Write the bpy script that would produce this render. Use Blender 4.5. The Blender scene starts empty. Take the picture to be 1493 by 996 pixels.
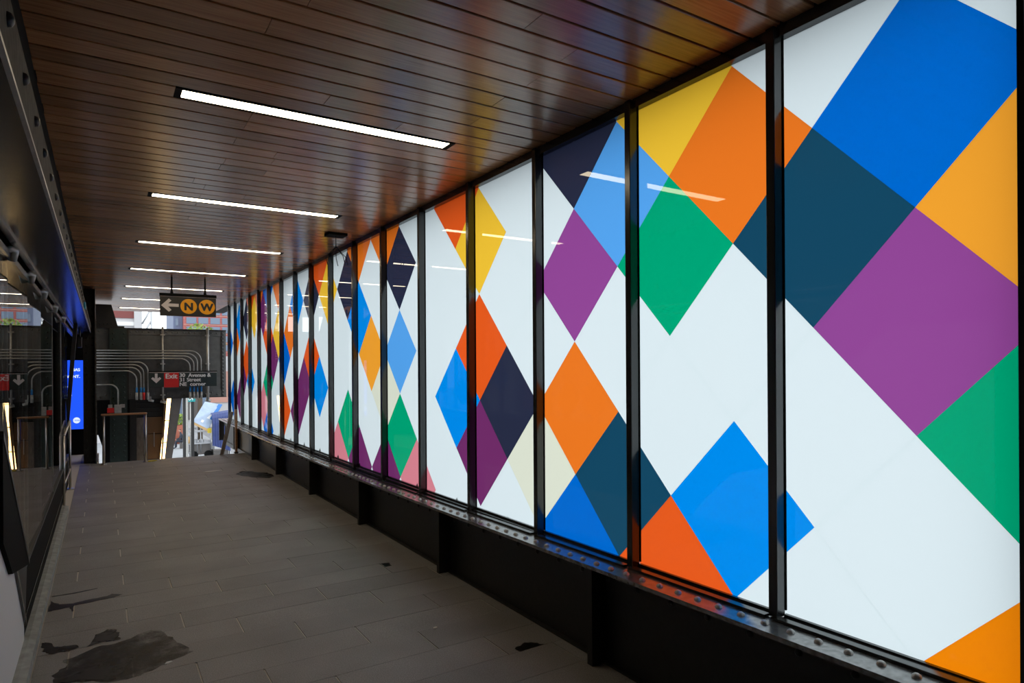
import bpy, bmesh, math, random
from mathutils import Vector, Matrix

S = bpy.context.scene
COL = S.collection
random.seed(7)

# ------------------------------------------------------------------ camera
YAW, ROLL = math.radians(32.41), math.radians(0.35)
fw = Vector((math.sin(YAW), math.cos(YAW), 0))
rt = Vector((math.cos(YAW), -math.sin(YAW), 0))
up = Vector((0, 0, 1))
R = rt * math.cos(ROLL) - up * math.sin(ROLL)
U = rt * math.sin(ROLL) + up * math.cos(ROLL)
cam_data = bpy.data.cameras.new('camera')
cam = bpy.data.objects.new('camera', cam_data)
COL.objects.link(cam)
cam.matrix_world = Matrix(((R.x, U.x, -fw.x, 0), (R.y, U.y, -fw.y, 0), (R.z, U.z, -fw.z, 1.8), (0, 0, 0, 1)))
cam_data.sensor_fit = 'HORIZONTAL'
cam_data.sensor_width = 36.0
cam_data.lens = 942.0 / 1493.0 * 36.0
cam_data.shift_y = (534.5 - 498.0) / 1493.0
cam_data.clip_start = 0.05
cam_data.clip_end = 500
S.camera = cam

# ------------------------------------------------------------------ sky, exposure
world = bpy.data.worlds.new('overcast_sky')
S.world = world
world.use_nodes = True
bg = world.node_tree.nodes['Background']
bg.inputs['Color'].default_value = (0.90, 0.96, 1.0, 1)
bg.inputs['Strength'].default_value = 2.4
S.view_settings.view_transform = 'Standard'
S.view_settings.look = 'None'
S.view_settings.gamma = 1.0
S.view_settings.use_curve_mapping = False
S.view_settings.exposure = 0.0
LAMP = 14.0            # radiance of the linear ceiling lamps
STRIP = 7.0           # radiance of the lit strip on the stair post


# ------------------------------------------------------------------ materials
def lin(c):
    return tuple(((v / 255) / 12.92 if v <= 10 else ((v / 255 + 0.055) / 1.055) ** 2.4) for v in c)


def new_mat(name):
    m = bpy.data.materials.new(name)
    m.use_nodes = True
    return m, m.node_tree, m.node_tree.nodes['Principled BSDF']


def pbr(name, col, rough=0.5, metal=0.0, bump=0.0, scale=40.0, var=0.0, spec=0.5, stretch=None):
    m, nt, b = new_mat(name)
    b.inputs['Base Color'].default_value = (*col, 1)
    b.inputs['Roughness'].default_value = rough
    b.inputs['Metallic'].default_value = metal
    b.inputs['Specular IOR Level'].default_value = spec
    if bump or var:
        tc = nt.nodes.new('ShaderNodeTexCoord')
        mp = nt.nodes.new('ShaderNodeMapping')
        nt.links.new(tc.outputs['Object'], mp.inputs['Vector'])
        if stretch:
            mp.inputs['Scale'].default_value = stretch
        n = nt.nodes.new('ShaderNodeTexNoise')
        n.inputs['Scale'].default_value = scale
        n.inputs['Detail'].default_value = 5
        nt.links.new(mp.outputs['Vector'], n.inputs['Vector'])
        if bump:
            bp = nt.nodes.new('ShaderNodeBump')
            bp.inputs['Strength'].default_value = bump
            bp.inputs['Distance'].default_value = 0.004
            nt.links.new(n.outputs['Fac'], bp.inputs['Height'])
            nt.links.new(bp.outputs['Normal'], b.inputs['Normal'])
        if var:
            rp = nt.nodes.new('ShaderNodeValToRGB')
            rp.color_ramp.elements[0].position = 0.3
            rp.color_ramp.elements[1].position = 0.7
            rp.color_ramp.elements[0].color = (*[c * (1 - var) for c in col], 1)
            rp.color_ramp.elements[1].color = (*[min(1, c * (1 + var)) for c in col], 1)
            nt.links.new(n.outputs['Fac'], rp.inputs['Fac'])
            nt.links.new(rp.outputs['Color'], b.inputs['Base Color'])
    return m


def emit(name, col, s):
    m, nt, b = new_mat(name)
    b.inputs['Base Color'].default_value = (*col, 1)
    b.inputs['Emission Color'].default_value = (*col, 1)
    b.inputs['Emission Strength'].default_value = s
    return m


def film(name, col):
    """translucent printed coating on the room face of the glass, with the gloss of the glass"""
    m, nt, b = new_mat(name)
    nt.nodes.remove(b)
    out = nt.nodes['Material Output']
    tr = nt.nodes.new('ShaderNodeBsdfTranslucent')
    di = nt.nodes.new('ShaderNodeBsdfDiffuse')
    gl = nt.nodes.new('ShaderNodeBsdfGlossy')
    gl.inputs['Roughness'].default_value = 0.01
    tr.inputs['Color'].default_value = (*col, 1)
    di.inputs['Color'].default_value = (*[c * 0.8 for c in col], 1)
    a = nt.nodes.new('ShaderNodeMixShader')
    a.inputs[0].default_value = 0.12
    nt.links.new(tr.outputs[0], a.inputs[1])
    nt.links.new(di.outputs[0], a.inputs[2])
    fr = nt.nodes.new('ShaderNodeFresnel')
    fr.inputs['IOR'].default_value = 1.45
    mx = nt.nodes.new('ShaderNodeMixShader')
    nt.links.new(fr.outputs[0], mx.inputs[0])
    nt.links.new(a.outputs[0], mx.inputs[1])
    nt.links.new(gl.outputs[0], mx.inputs[2])
    nt.links.new(mx.outputs[0], out.inputs['Surface'])
    return m


def clear_glass(name, tint, ior=1.5):
    m, nt, b = new_mat(name)
    nt.nodes.remove(b)
    out = nt.nodes['Material Output']
    tr = nt.nodes.new('ShaderNodeBsdfTransparent')
    tr.inputs['Color'].default_value = (*tint, 1)
    gl = nt.nodes.new('ShaderNodeBsdfGlossy')
    gl.inputs['Roughness'].default_value = 0.0
    fr = nt.nodes.new('ShaderNodeFresnel')
    fr.inputs['IOR'].default_value = ior
    mx = nt.nodes.new('ShaderNodeMixShader')
    nt.links.new(fr.outputs[0], mx.inputs[0])
    nt.links.new(tr.outputs[0], mx.inputs[1])
    nt.links.new(gl.outputs[0], mx.inputs[2])
    nt.links.new(mx.outputs[0], out.inputs['Surface'])
    return m


def wood_mat():
    m, nt, b = new_mat('stained_ceiling_wood')
    L = nt.links.new
    tc = nt.nodes.new('ShaderNodeTexCoord')
    oi = nt.nodes.new('ShaderNodeObjectInfo')
    add = nt.nodes.new('ShaderNodeVectorMath')
    sc = nt.nodes.new('ShaderNodeVectorMath'); sc.operation = 'SCALE'; sc.inputs['Scale'].default_value = 37.0
    cmb = nt.nodes.new('ShaderNodeCombineXYZ')
    L(oi.outputs['Random'], cmb.inputs[0]); L(oi.outputs['Random'], cmb.inputs[1])
    L(cmb.outputs[0], sc.inputs[0]); L(tc.outputs['Object'], add.inputs[0]); L(sc.outputs[0], add.inputs[1])
    mp = nt.nodes.new('ShaderNodeMapping'); mp.inputs['Scale'].default_value = (1.2, 26, 26)
    L(add.outputs[0], mp.inputs['Vector'])
    n = nt.nodes.new('ShaderNodeTexNoise'); n.inputs['Scale'].default_value = 3.0; n.inputs['Detail'].default_value = 7
    n.inputs['Distortion'].default_value = 0.5
    L(mp.outputs[0], n.inputs['Vector'])
    rp = nt.nodes.new('ShaderNodeValToRGB')
    rp.color_ramp.elements[0].position = 0.28; rp.color_ramp.elements[0].color = (0.275, 0.117, 0.047, 1)
    rp.color_ramp.elements[1].position = 0.75; rp.color_ramp.elements[1].color = (0.480, 0.228, 0.102, 1)
    L(n.outputs['Fac'], rp.inputs['Fac'])
    mr = nt.nodes.new('ShaderNodeMapRange'); mr.inputs['To Min'].default_value = 0.68; mr.inputs['To Max'].default_value = 1.18
    L(oi.outputs['Random'], mr.inputs['Value'])
    mul = nt.nodes.new('ShaderNodeMix'); mul.data_type = 'RGBA'; mul.blend_type = 'MULTIPLY'; mul.inputs['Factor'].default_value = 1
    L(rp.outputs['Color'], mul.inputs[6]); L(mr.outputs[0], mul.inputs[7])
    L(mul.outputs[2], b.inputs['Base Color'])
    b.inputs['Roughness'].default_value = 0.23
    b.inputs['Specular IOR Level'].default_value = 0.5
    bp = nt.nodes.new('ShaderNodeBump'); bp.inputs['Strength'].default_value = 0.05; bp.inputs['Distance'].default_value = 0.002
    L(n.outputs['Fac'], bp.inputs['Height']); L(bp.outputs[0], b.inputs['Normal'])
    return m


def stone_mat():
    m, nt, b = new_mat('grey_stone_tile')
    L = nt.links.new
    geo = nt.nodes.new('ShaderNodeNewGeometry')
    oi = nt.nodes.new('ShaderNodeObjectInfo')
    n1 = nt.nodes.new('ShaderNodeTexNoise'); n1.inputs['Scale'].default_value = 160; n1.inputs['Detail'].default_value = 4
    n2 = nt.nodes.new('ShaderNodeTexNoise'); n2.inputs['Scale'].default_value = 1.7; n2.inputs['Detail'].default_value = 5
    L(geo.outputs['Position'], n1.inputs['Vector']); L(geo.outputs['Position'], n2.inputs['Vector'])
    rp = nt.nodes.new('ShaderNodeValToRGB')
    rp.color_ramp.elements[0].position = 0.35; rp.color_ramp.elements[0].color = (0.176, 0.168, 0.164, 1)
    rp.color_ramp.elements[1].position = 0.68; rp.color_ramp.elements[1].color = (0.310, 0.298, 0.292, 1)
    L(n1.outputs['Fac'], rp.inputs['Fac'])
    mr = nt.nodes.new('ShaderNodeMapRange'); mr.inputs['From Min'].default_value = 0.3; mr.inputs['From Max'].default_value = 0.7
    mr.inputs['To Min'].default_value = 0.82; mr.inputs['To Max'].default_value = 1.12
    L(n2.outputs['Fac'], mr.inputs['Value'])
    mr2 = nt.nodes.new('ShaderNodeMapRange'); mr2.inputs['To Min'].default_value = 0.92; mr2.inputs['To Max'].default_value = 1.06
    L(oi.outputs['Random'], mr2.inputs['Value'])
    mm = nt.nodes.new('ShaderNodeMath'); mm.operation = 'MULTIPLY'
    L(mr.outputs[0], mm.inputs[0]); L(mr2.outputs[0], mm.inputs[1])
    mul = nt.nodes.new('ShaderNodeMix'); mul.data_type = 'RGBA'; mul.blend_type = 'MULTIPLY'; mul.inputs['Factor'].default_value = 1
    L(rp.outputs['Color'], mul.inputs[6]); L(mm.outputs[0], mul.inputs[7])
    L(mul.outputs[2], b.inputs['Base Color'])
    b.inputs['Roughness'].default_value = 0.55
    bp = nt.nodes.new('ShaderNodeBump'); bp.inputs['Strength'].default_value = 0.1; bp.inputs['Distance'].default_value = 0.002
    L(n1.outputs['Fac'], bp.inputs['Height']); L(bp.outputs[0], b.inputs['Normal'])
    return m


def damp_mat(name, gain, edge):
    """patchy wet film: dark and dense in the middle, broken up and thinning out to its rim"""
    m, nt, b = new_mat(name)
    L = nt.links.new
    b.inputs['Base Color'].default_value = (0.008, 0.0075, 0.007, 1)
    b.inputs['Roughness'].default_value = 0.42
    b.inputs['Specular IOR Level'].default_value = 0.3
    tc = nt.nodes.new('ShaderNodeTexCoord')
    ds = nt.nodes.new('ShaderNodeVectorMath'); ds.operation = 'DISTANCE'; ds.inputs[1].default_value = (0.42, 0.40, 0.5)
    L(tc.outputs['Generated'], ds.inputs[0])
    geo = nt.nodes.new('ShaderNodeNewGeometry')
    n = nt.nodes.new('ShaderNodeTexNoise'); n.inputs['Scale'].default_value = 7; n.inputs['Detail'].default_value = 9; n.inputs['Roughness'].default_value = 0.68
    L(geo.outputs['Position'], n.inputs['Vector'])
    a = nt.nodes.new('ShaderNodeMath'); a.operation = 'MULTIPLY_ADD'; a.inputs[1].default_value = -edge * 2.6; a.inputs[2].default_value = 1.36
    L(ds.outputs['Value'], a.inputs[0])
    nn = nt.nodes.new('ShaderNodeMath'); nn.operation = 'MULTIPLY_ADD'; nn.inputs[1].default_value = 1.9; nn.inputs[2].default_value = -0.95
    L(n.outputs['Fac'], nn.inputs[0])
    sm = nt.nodes.new('ShaderNodeMath'); sm.operation = 'ADD'; L(a.outputs[0], sm.inputs[0]); L(nn.outputs[0], sm.inputs[1])
    g = nt.nodes.new('ShaderNodeMath'); g.operation = 'MULTIPLY'; g.use_clamp = True; g.inputs[1].default_value = gain
    L(sm.outputs[0], g.inputs[0]); L(g.outputs[0], b.inputs['Alpha'])
    return m


M = {}
M['wood'] = wood_mat()
M['stone'] = stone_mat()
M['grout'] = pbr('light_grout', (0.60, 0.57, 0.53), 0.9)
M['grout_dark'] = pbr('dark_joint', (0.02, 0.017, 0.014), 0.9)
M['steel'] = pbr('black_painted_steel', (0.013, 0.012, 0.0115), 0.42, bump=0.25, scale=30, var=0.25)
M['steel_gloss'] = pbr('glossy_black_steel', (0.012, 0.012, 0.013), 0.2, bump=0.22, scale=22, var=0.2, spec=0.6)
M['flange'] = pbr('worn_grey_black_flange', (0.26, 0.255, 0.25), 0.24, 0.7, bump=0.12, scale=35, var=0.4, spec=0.7)
M['bronze'] = pbr('dark_grey_metal_frame', (0.022, 0.023, 0.024), 0.22, spec=0.7)
M['grey_steel'] = pbr('grey_painted_girder', (0.078, 0.079, 0.078), 0.5, bump=0.2, scale=9, var=0.2)
M['old_steel'] = pbr('old_dark_steel', (0.045, 0.040, 0.034), 0.7, bump=0.4, scale=25, var=0.4, spec=0.15)
M['green_steel'] = pbr('dark_green_painted_steel', (0.010, 0.022, 0.019), 0.45, bump=0.2, scale=12, var=0.3)
M['black'] = pbr('matte_black', (0.008, 0.008, 0.008), 0.8, spec=0.08)
M['rubber'] = pbr('black_gasket', (0.006, 0.006, 0.006), 0.8, spec=0.08)
M['rivet'] = pbr('rivet_steel', (0.5, 0.49, 0.48), 0.35, 0.3)
M['silver'] = pbr('brushed_stainless', (0.55, 0.54, 0.52), 0.32, 1.0)
M['galv'] = pbr('galvanised_conduit', (0.40, 0.39, 0.37), 0.42, 0.6, var=0.15, scale=20)
M['tape'] = pbr('blue_tape', (0.02, 0.22, 0.55), 0.5)
M['teal_tape'] = pbr('teal_tape', (0.02, 0.35, 0.55), 0.5)
M['red'] = pbr('sign_red', lin((205, 30, 28)), 0.4)
M['white'] = pbr('sign_white', (0.72, 0.71, 0.70), 0.45)
M['white_dim'] = pbr('sign_off_white', (0.62, 0.57, 0.56), 0.45)
M['sign_black'] = pbr('sign_black_enamel', (0.020, 0.019, 0.018), 0.4)
M['sign_green'] = pbr('sign_blackish_green', (0.014, 0.024, 0.023), 0.4)
M['bullet'] = pbr('bullet_yellow', lin((240, 165, 10)), 0.4)
M['concrete'] = pbr('grey_concrete_kerb', (0.27, 0.285, 0.275), 0.7, bump=0.2, scale=14, var=0.22)
M['panel_grey'] = pbr('panel_reflection_grey', (0.74, 0.75, 0.76), 0.5, spec=0.2)  # pale base colour stands in for the glass wall's reflection
M['brown_panel'] = pbr('brown_laminate_panel', (0.20, 0.105, 0.045), 0.35, var=0.25, scale=5, stretch=(1, 1, 0.2))
M['cladding'] = pbr('brushed_grey_cladding', (0.24, 0.225, 0.21), 0.45, var=0.1, scale=6)
M['oak'] = pbr('varnished_handrail_wood', (0.38, 0.19, 0.09), 0.35, var=0.3, scale=20, stretch=(0.3, 3, 3))
M['board'] = pbr('weathered_board', (0.16, 0.13, 0.105), 0.7, var=0.3, scale=12, stretch=(4, 4, 0.6))
M['dark_glass'] = clear_glass('partition_glass', (0.70, 0.76, 0.76), 1.62)
M['clear'] = clear_glass('float_glass', (0.97, 0.985, 0.98), 1.02)
M['lamp'] = emit('warm_white_diffuser', (1.0, 0.84, 0.58), LAMP)
M['strip'] = emit('warm_amber_diffuser', (1.0, 0.66, 0.27), STRIP)
M['screen'] = emit('blue_screen', lin((28, 80, 238)), 1.15)
M['screen_white'] = emit('screen_white_pixels', (0.75, 0.85, 1.0), 1.0)
M['screen_cyan'] = emit('screen_cyan_pixels', (0.02, 0.45, 0.95), 1.0)
M['puddle'] = pbr('wet_stone', (0.006, 0.006, 0.006), 0.38, bump=0.35, scale=45, spec=0.35)
M['puddle_film'] = damp_mat('damp_stone', 0.92, 0.55)
M['puddle_core'] = damp_mat('wet_core', 1.5, 0.45)
M['litter'] = pbr('pale_litter', (0.6, 0.58, 0.55), 0.7)
# street
M['pave'] = pbr('pale_street_concrete', (0.29, 0.30, 0.315), 0.85, var=0.1, scale=0.6)
M['asphalt'] = pbr('asphalt', (0.20, 0.20, 0.21), 0.9, var=0.1, scale=2)
M['brick'] = pbr('red_brick_facade', (0.42, 0.13, 0.12), 0.9, var=0.15, scale=6)
M['maroon'] = pbr('maroon_band', (0.19, 0.05, 0.045), 0.7)
M['pale_wall'] = pbr('pale_grey_facade', (0.50, 0.49, 0.50), 0.85)
M['salmon'] = pbr('salmon_plaster', (0.50, 0.27, 0.22), 0.9)
M['window_blue'] = pbr('far_window_glass', (0.14, 0.19, 0.27), 0.15)
M['slate'] = pbr('blue_grey_tower', (0.13, 0.16, 0.25), 0.7)
M['leaf'] = pbr('spring_leaves', (0.22, 0.30, 0.06), 0.7, var=0.3, scale=3)
M['bark'] = pbr('bark', (0.09, 0.065, 0.045), 0.9)
M['terracotta'] = pbr('terracotta', (0.30, 0.09, 0.055), 0.8)
M['cobalt'] = pbr('cobalt_canvas', (0.026, 0.045, 0.165), 0.55, var=0.12, scale=4)
M['sheet_white'] = pbr('white_canopy_sheet', (0.34, 0.42, 0.55), 0.5, var=0.12, scale=3)
M['sheet_blue'] = pbr('blue_canopy_print', (0.03, 0.16, 0.46), 0.5)
M['tan'] = pbr('cardboard_edge', (0.55, 0.36, 0.17), 0.8)
M['cart_steel'] = pbr('stainless_cart', (0.42, 0.43, 0.45), 0.35, 0.7)
M['cart_dark'] = pbr('dark_cart_base', (0.10, 0.09, 0.085), 0.5)
M['teal'] = pbr('teal_street_sign', (0.005, 0.25, 0.26), 0.5)
M['cloth_dark'] = pbr('dark_clothes', (0.03, 0.035, 0.05), 0.9)
M['skin'] = pbr('skin', (0.42, 0.24, 0.17), 0.6)
M['hair'] = pbr('dark_hair', (0.02, 0.015, 0.012), 0.7)
M['yellow'] = pbr('yellow_bits', (0.6, 0.45, 0.03), 0.7)


# ------------------------------------------------------------------ mesh helpers
WL = {}


class MB:
    def __init__(self):
        self.v, self.f, self.mi, self.sm = [], [], [], []

    def poly(self, vs, faces, mi=0, smooth=False):
        o = len(self.v)
        self.v += [tuple(p) for p in vs]
        for f in faces:
            self.f.append([o + i for i in f]); self.mi.append(mi); self.sm.append(smooth)
        return self

    def box(self, a, b, mi=0):
        x0, y0, z0 = (min(a[i], b[i]) for i in range(3)); x1, y1, z1 = (max(a[i], b[i]) for i in range(3))
        return self.poly([(x0, y0, z0), (x1, y0, z0), (x1, y1, z0), (x0, y1, z0), (x0, y0, z1), (x1, y0, z1), (x1, y1, z1), (x0, y1, z1)],
                         [(0, 3, 2, 1), (4, 5, 6, 7), (0, 1, 5, 4), (1, 2, 6, 5), (2, 3, 7, 6), (3, 0, 4, 7)], mi)

    def hexa(self, q, mi=0):
        return self.poly(q, [(0, 3, 2, 1), (4, 5, 6, 7), (0, 1, 5, 4), (1, 2, 6, 5), (2, 3, 7, 6), (3, 0, 4, 7)], mi)

    def prism(self, pts, d, mi=0, mi_cap=None):
        """closed polygon of 3-D points pushed along vector d"""
        n = len(pts); d = Vector(d)
        a = [Vector(p) for p in pts]; b = [p + d for p in a]
        self.poly(a, [tuple(range(n))], mi if mi_cap is None else mi_cap)
        self.poly(b, [tuple(reversed(range(n)))], mi)
        for i in range(n):
            j = (i + 1) % n
            self.poly([a[i], b[i], b[j], a[j]], [(0, 1, 2, 3)], mi)
        return self

    def tube(self, path, r, n=8, mi=0, cap=True, smooth=True):
        P = [Vector(p) for p in path]
        rs = r if isinstance(r, (list, tuple)) else [r] * len(P)
        rings = []
        ref = None
        for i, p in enumerate(P):
            t = (P[min(i + 1, len(P) - 1)] - P[max(i - 1, 0)]).normalized()
            if ref is None:
                ref = t.orthogonal().normalized()
            ref = (ref - t * ref.dot(t)).normalized()
            s = t.cross(ref)
            rings.append([p + (ref * math.cos(2 * math.pi * k / n) + s * math.sin(2 * math.pi * k / n)) * rs[i] for k in range(n)])
        o = len(self.v)
        for g in rings:
            self.v += [tuple(q) for q in g]
        for i in range(len(P) - 1):
            for k in range(n):
                self.f.append([o + i * n + k, o + i * n + (k + 1) % n, o + (i + 1) * n + (k + 1) % n, o + (i + 1) * n + k]); self.mi.append(mi); self.sm.append(smooth)
        if cap:
            self.f.append([o + k for k in reversed(range(n))]); self.mi.append(mi); self.sm.append(False)
            self.f.append([o + (len(P) - 1) * n + k for k in range(n)]); self.mi.append(mi); self.sm.append(False)
        return self

    def strip(self, prof_list, mi=0, closed=True):
        """loft: list of equal-length profiles"""
        n = len(prof_list[0]); o = len(self.v)
        for p in prof_list:
            self.v += [tuple(q) for q in p]
        for i in range(len(prof_list) - 1):
            for k in range(n if closed else n - 1):
                self.f.append([o + i * n + k, o + i * n + (k + 1) % n, o + (i + 1) * n + (k + 1) % n, o + (i + 1) * n + k]); self.mi.append(mi); self.sm.append(False)
        if closed:
            self.f.append([o + k for k in reversed(range(n))]); self.mi.append(mi); self.sm.append(False)
            self.f.append([o + (len(prof_list) - 1) * n + k for k in range(n)]); self.mi.append(mi); self.sm.append(False)
        return self

    def build(self, name, mat, parent=None, label=None, cat=None, group=None, kind=None, bevel=0.0, recalc=True):
        xs = [p[0] for p in self.v]; ys = [p[1] for p in self.v]; zs = [p[2] for p in self.v]
        c = Vector(((min(xs) + max(xs)) / 2, (min(ys) + max(ys)) / 2, min(zs)))
        me = bpy.data.meshes.new(name)
        me.from_pydata([tuple(Vector(p) - c) for p in self.v], [], self.f)
        for m in (mat if isinstance(mat, (list, tuple)) else [mat]):
            me.materials.append(m)
        for p, mi, sm in zip(me.polygons, self.mi, self.sm):
            p.material_index = mi; p.use_smooth = sm
        if recalc:
            bm = bmesh.new(); bm.from_mesh(me)
            bmesh.ops.recalc_face_normals(bm, faces=bm.faces)
            bm.to_mesh(me); bm.free()
        me.update()
        o = bpy.data.objects.new(name, me)
        COL.objects.link(o)
        place(o, c, parent)
        if bevel:
            bv = o.modifiers.new('edge', 'BEVEL'); bv.width = bevel; bv.segments = 2; bv.limit_method = 'ANGLE'
        tag(o, label, cat, group, kind)
        return o


def place(o, w, parent=None):
    WL[o.name] = Vector(w)
    if parent:
        o.parent = parent
        o.location = Vector(w) - WL[parent.name]
    else:
        o.location = w


def tag(o, label=None, cat=None, group=None, kind=None):
    if label: o['label'] = label
    if cat: o['category'] = cat
    if group: o['group'] = group
    if kind: o['kind'] = kind
    return o


def empty(name, loc, label, cat, group=None, kind=None):
    o = bpy.data.objects.new(name, None)
    o.empty_display_size = 0.1
    COL.objects.link(o)
    place(o, loc)
    return tag(o, label, cat, group, kind)


def inst(mesh, name, w, parent, rot=None):
    o = bpy.data.objects.new(name, mesh)
    COL.objects.link(o)
    place(o, w, parent)
    if rot: o.rotation_euler = rot
    return o


def text(name, body, size, x, y, z, mat, parent, align='LEFT', bold=0.0, label=None, sx=1.0):
    cu = bpy.data.curves.new(name, 'FONT')
    cu.body = body; cu.size = size; cu.extrude = 0.0015; cu.align_x = align
    t = bpy.data.objects.new(name + '_curve', cu)
    COL.objects.link(t)
    dg = bpy.context.evaluated_depsgraph_get()
    me = bpy.data.meshes.new_from_object(t.evaluated_get(dg))
    if bold:                                   # heavier weight: the same strokes again, shifted by a hair
        bm = bmesh.new()
        for q, (dx, dy) in enumerate(((0, 0), (bold, 0), (-bold, 0), (0, bold * 0.6), (0, -bold * 0.6))):
            d = Vector((dx, dy, q * 0.0004))
            me.transform(Matrix.Translation(d)); bm.from_mesh(me); me.transform(Matrix.Translation(-d))
        bm.to_mesh(me); bm.free()
    me.transform(Matrix.Diagonal((sx, 1, 1, 1)))
    me.transform(Matrix.Rotation(math.pi / 2, 4, 'X'))
    bpy.data.objects.remove(t)
    bpy.data.curves.remove(cu)
    me.name = name
    me.materials.clear(); me.materials.append(mat)
    o = bpy.data.objects.new(name, me)
    COL.objects.link(o)
    place(o, (x, y, z), parent)
    if label: o['label'] = label
    return o


def dome(name, r, h, mat, n=8):
    b = MB()
    vs, fs = [], []
    for ring, (rr, zz) in enumerate(((1.0, 0.0), (0.85, 0.55), (0.45, 0.92))):
        for k in range(n):
            a = 2 * math.pi * k / n
            vs.append((r * rr * math.cos(a), r * rr * math.sin(a), h * zz))
    vs.append((0, 0, h))
    for ring in range(2):
        for k in range(n):
            fs.append((ring * n + k, ring * n + (k + 1) % n, (ring + 1) * n + (k + 1) % n, (ring + 1) * n + k))
    for k in range(n):
        fs.append((2 * n + k, 2 * n + (k + 1) % n, 3 * n))
    me = bpy.data.meshes.new(name)
    me.from_pydata(vs, [], fs)
    for p in me.polygons: p.use_smooth = True
    me.materials.append(mat)
    return me


def interp(tab, y):
    if y <= tab[0][0]: return tab[0][1]
    for (a, za), (b, zb) in zip(tab, tab[1:]):
        if y <= b: return za + (zb - za) * (y - a) / (b - a)
    return tab[-1][1]


RIVET = dome('rivet_mesh', 0.019, 0.016, M['rivet'])
RIVET_DARK = dome('dark_rivet_mesh', 0.019, 0.014, M['steel'])
RIVET_GREEN = dome('green_rivet_mesh', 0.022, 0.016, M['green_steel'])
RIVET_GREY = dome('grey_rivet_mesh', 0.022, 0.016, M['grey_steel'])
FACE_NX = (0, -math.pi / 2, 0)      # dome axis towards -X
FACE_PX = (0, math.pi / 2, 0)       # towards +X
FACE_NY = (math.pi / 2, 0, 0)       # towards -Y

# ================================================================== SETTING
ZC = 3.36          # ceiling face
XG = 2.676         # room face of the coloured glass
YE = 14.65         # end of the floor (top of the stair)

# floor: bed + tiles
fl = MB().box((-2.3, -3, -0.35), (2.75, YE, -0.006))
fl.box((-2.3, YE, -0.35), (-0.06, 16.5, -0.006))
floor = fl.build('floor', M['grout'], label='mezzanine floor of long grey stone tiles with pale joints', cat='floor', kind='structure')
PX, PY, Y0 = 0.995, 0.319, 5.02
for n in range(-19, 36):
    ya, yb = Y0 + (n - 1) * PY, Y0 + n * PY     # row below line n
    ga, gb = 0.0012, (0.004 if n == 0 else 0.0012)
    xj = 0.81 - 0.332 * (n) + 10 * PX
    xr0, xr1 = (-0.36, 2.64)
    if yb > YE + 0.01 and ya > 16.4: continue
    if ya >= YE - 0.05: xr1 = -0.06
    cuts = [xr0]
    x = xj - 20 * PX
    while x < xr1 - 0.03:
        if x > xr0 + 0.03: cuts.append(x)
        x += PX
    cuts.append(xr1)
    y1 = min(yb, YE) if (ya < YE - 0.05) else min(yb, 16.45)
    for a, b in zip(cuts, cuts[1:]):
        MB().box((a + 0.0045, ya + ga, -0.03), (b - 0.0045, y1 - gb, random.uniform(-0.0012, 0.0))).build('tile', M['stone'], floor)

# steps going down beyond the floor edge
st = empty('staircase', (1.2, YE, -4), 'grey stone stair going down to the street beyond the floor edge', 'stairs', kind='structure')
for k in range(12):
    MB().box((-0.05, YE + 0.02 + 0.29 * k, -4.0 + 0.01), (2.62, YE + 0.29 * (k + 1) + 0.02, -0.17 * (k + 1))).build('step', M['stone'], st)

# ceiling: deck + planks
ce = MB().box((-2.6, -3, ZC + 0.03), (2.98, 20.25, ZC + 0.35))
ceiling = ce.build('ceiling', M['grout_dark'], label='brown stained plank ceiling over the passage', cat='ceiling', kind='structure')
PP = 0.168
LX0, LX1 = 0.355, 2.095
ROW0 = 4.011
lamp_rows = [15 * k for k in range(7)]
for n in range(-16, 97):
    ya = ROW0 + n * PP; yb = ya + PP
    xl = -0.283 + random.uniform(-0.012, 0.0)
    ends = [xl, 2.64]
    if n in lamp_rows:
        segs = [(xl, LX0), (LX1, 2.64)]
    else:
        js = random.sample([0.66, 0.77, 1.10, 1.65, 2.0], 2 if n % 4 == 0 else 1)
        if n % 7 == 3: js = []
        js = sorted(js)
        pts = [xl] + [j + random.uniform(-0.02, 0.02) for j in js] + [2.64]
        segs = list(zip(pts, pts[1:]))
    for a, b in segs:
        dz = random.uniform(0, 0.0015)
        z0 = ZC + dz
        g = 0.0075; c = 0.003
        prof = [(ya + g, ZC + 0.026), (ya + g, z0 + c), (ya + g + c, z0), (yb - g - c, z0), (yb - g, z0 + c), (yb - g, ZC + 0.026)]
        MB().prism([(a + 0.0012, y, z) for y, z in prof], (b - a - 0.0024, 0, 0)).build('plank', M['wood'], ceiling)

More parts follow.
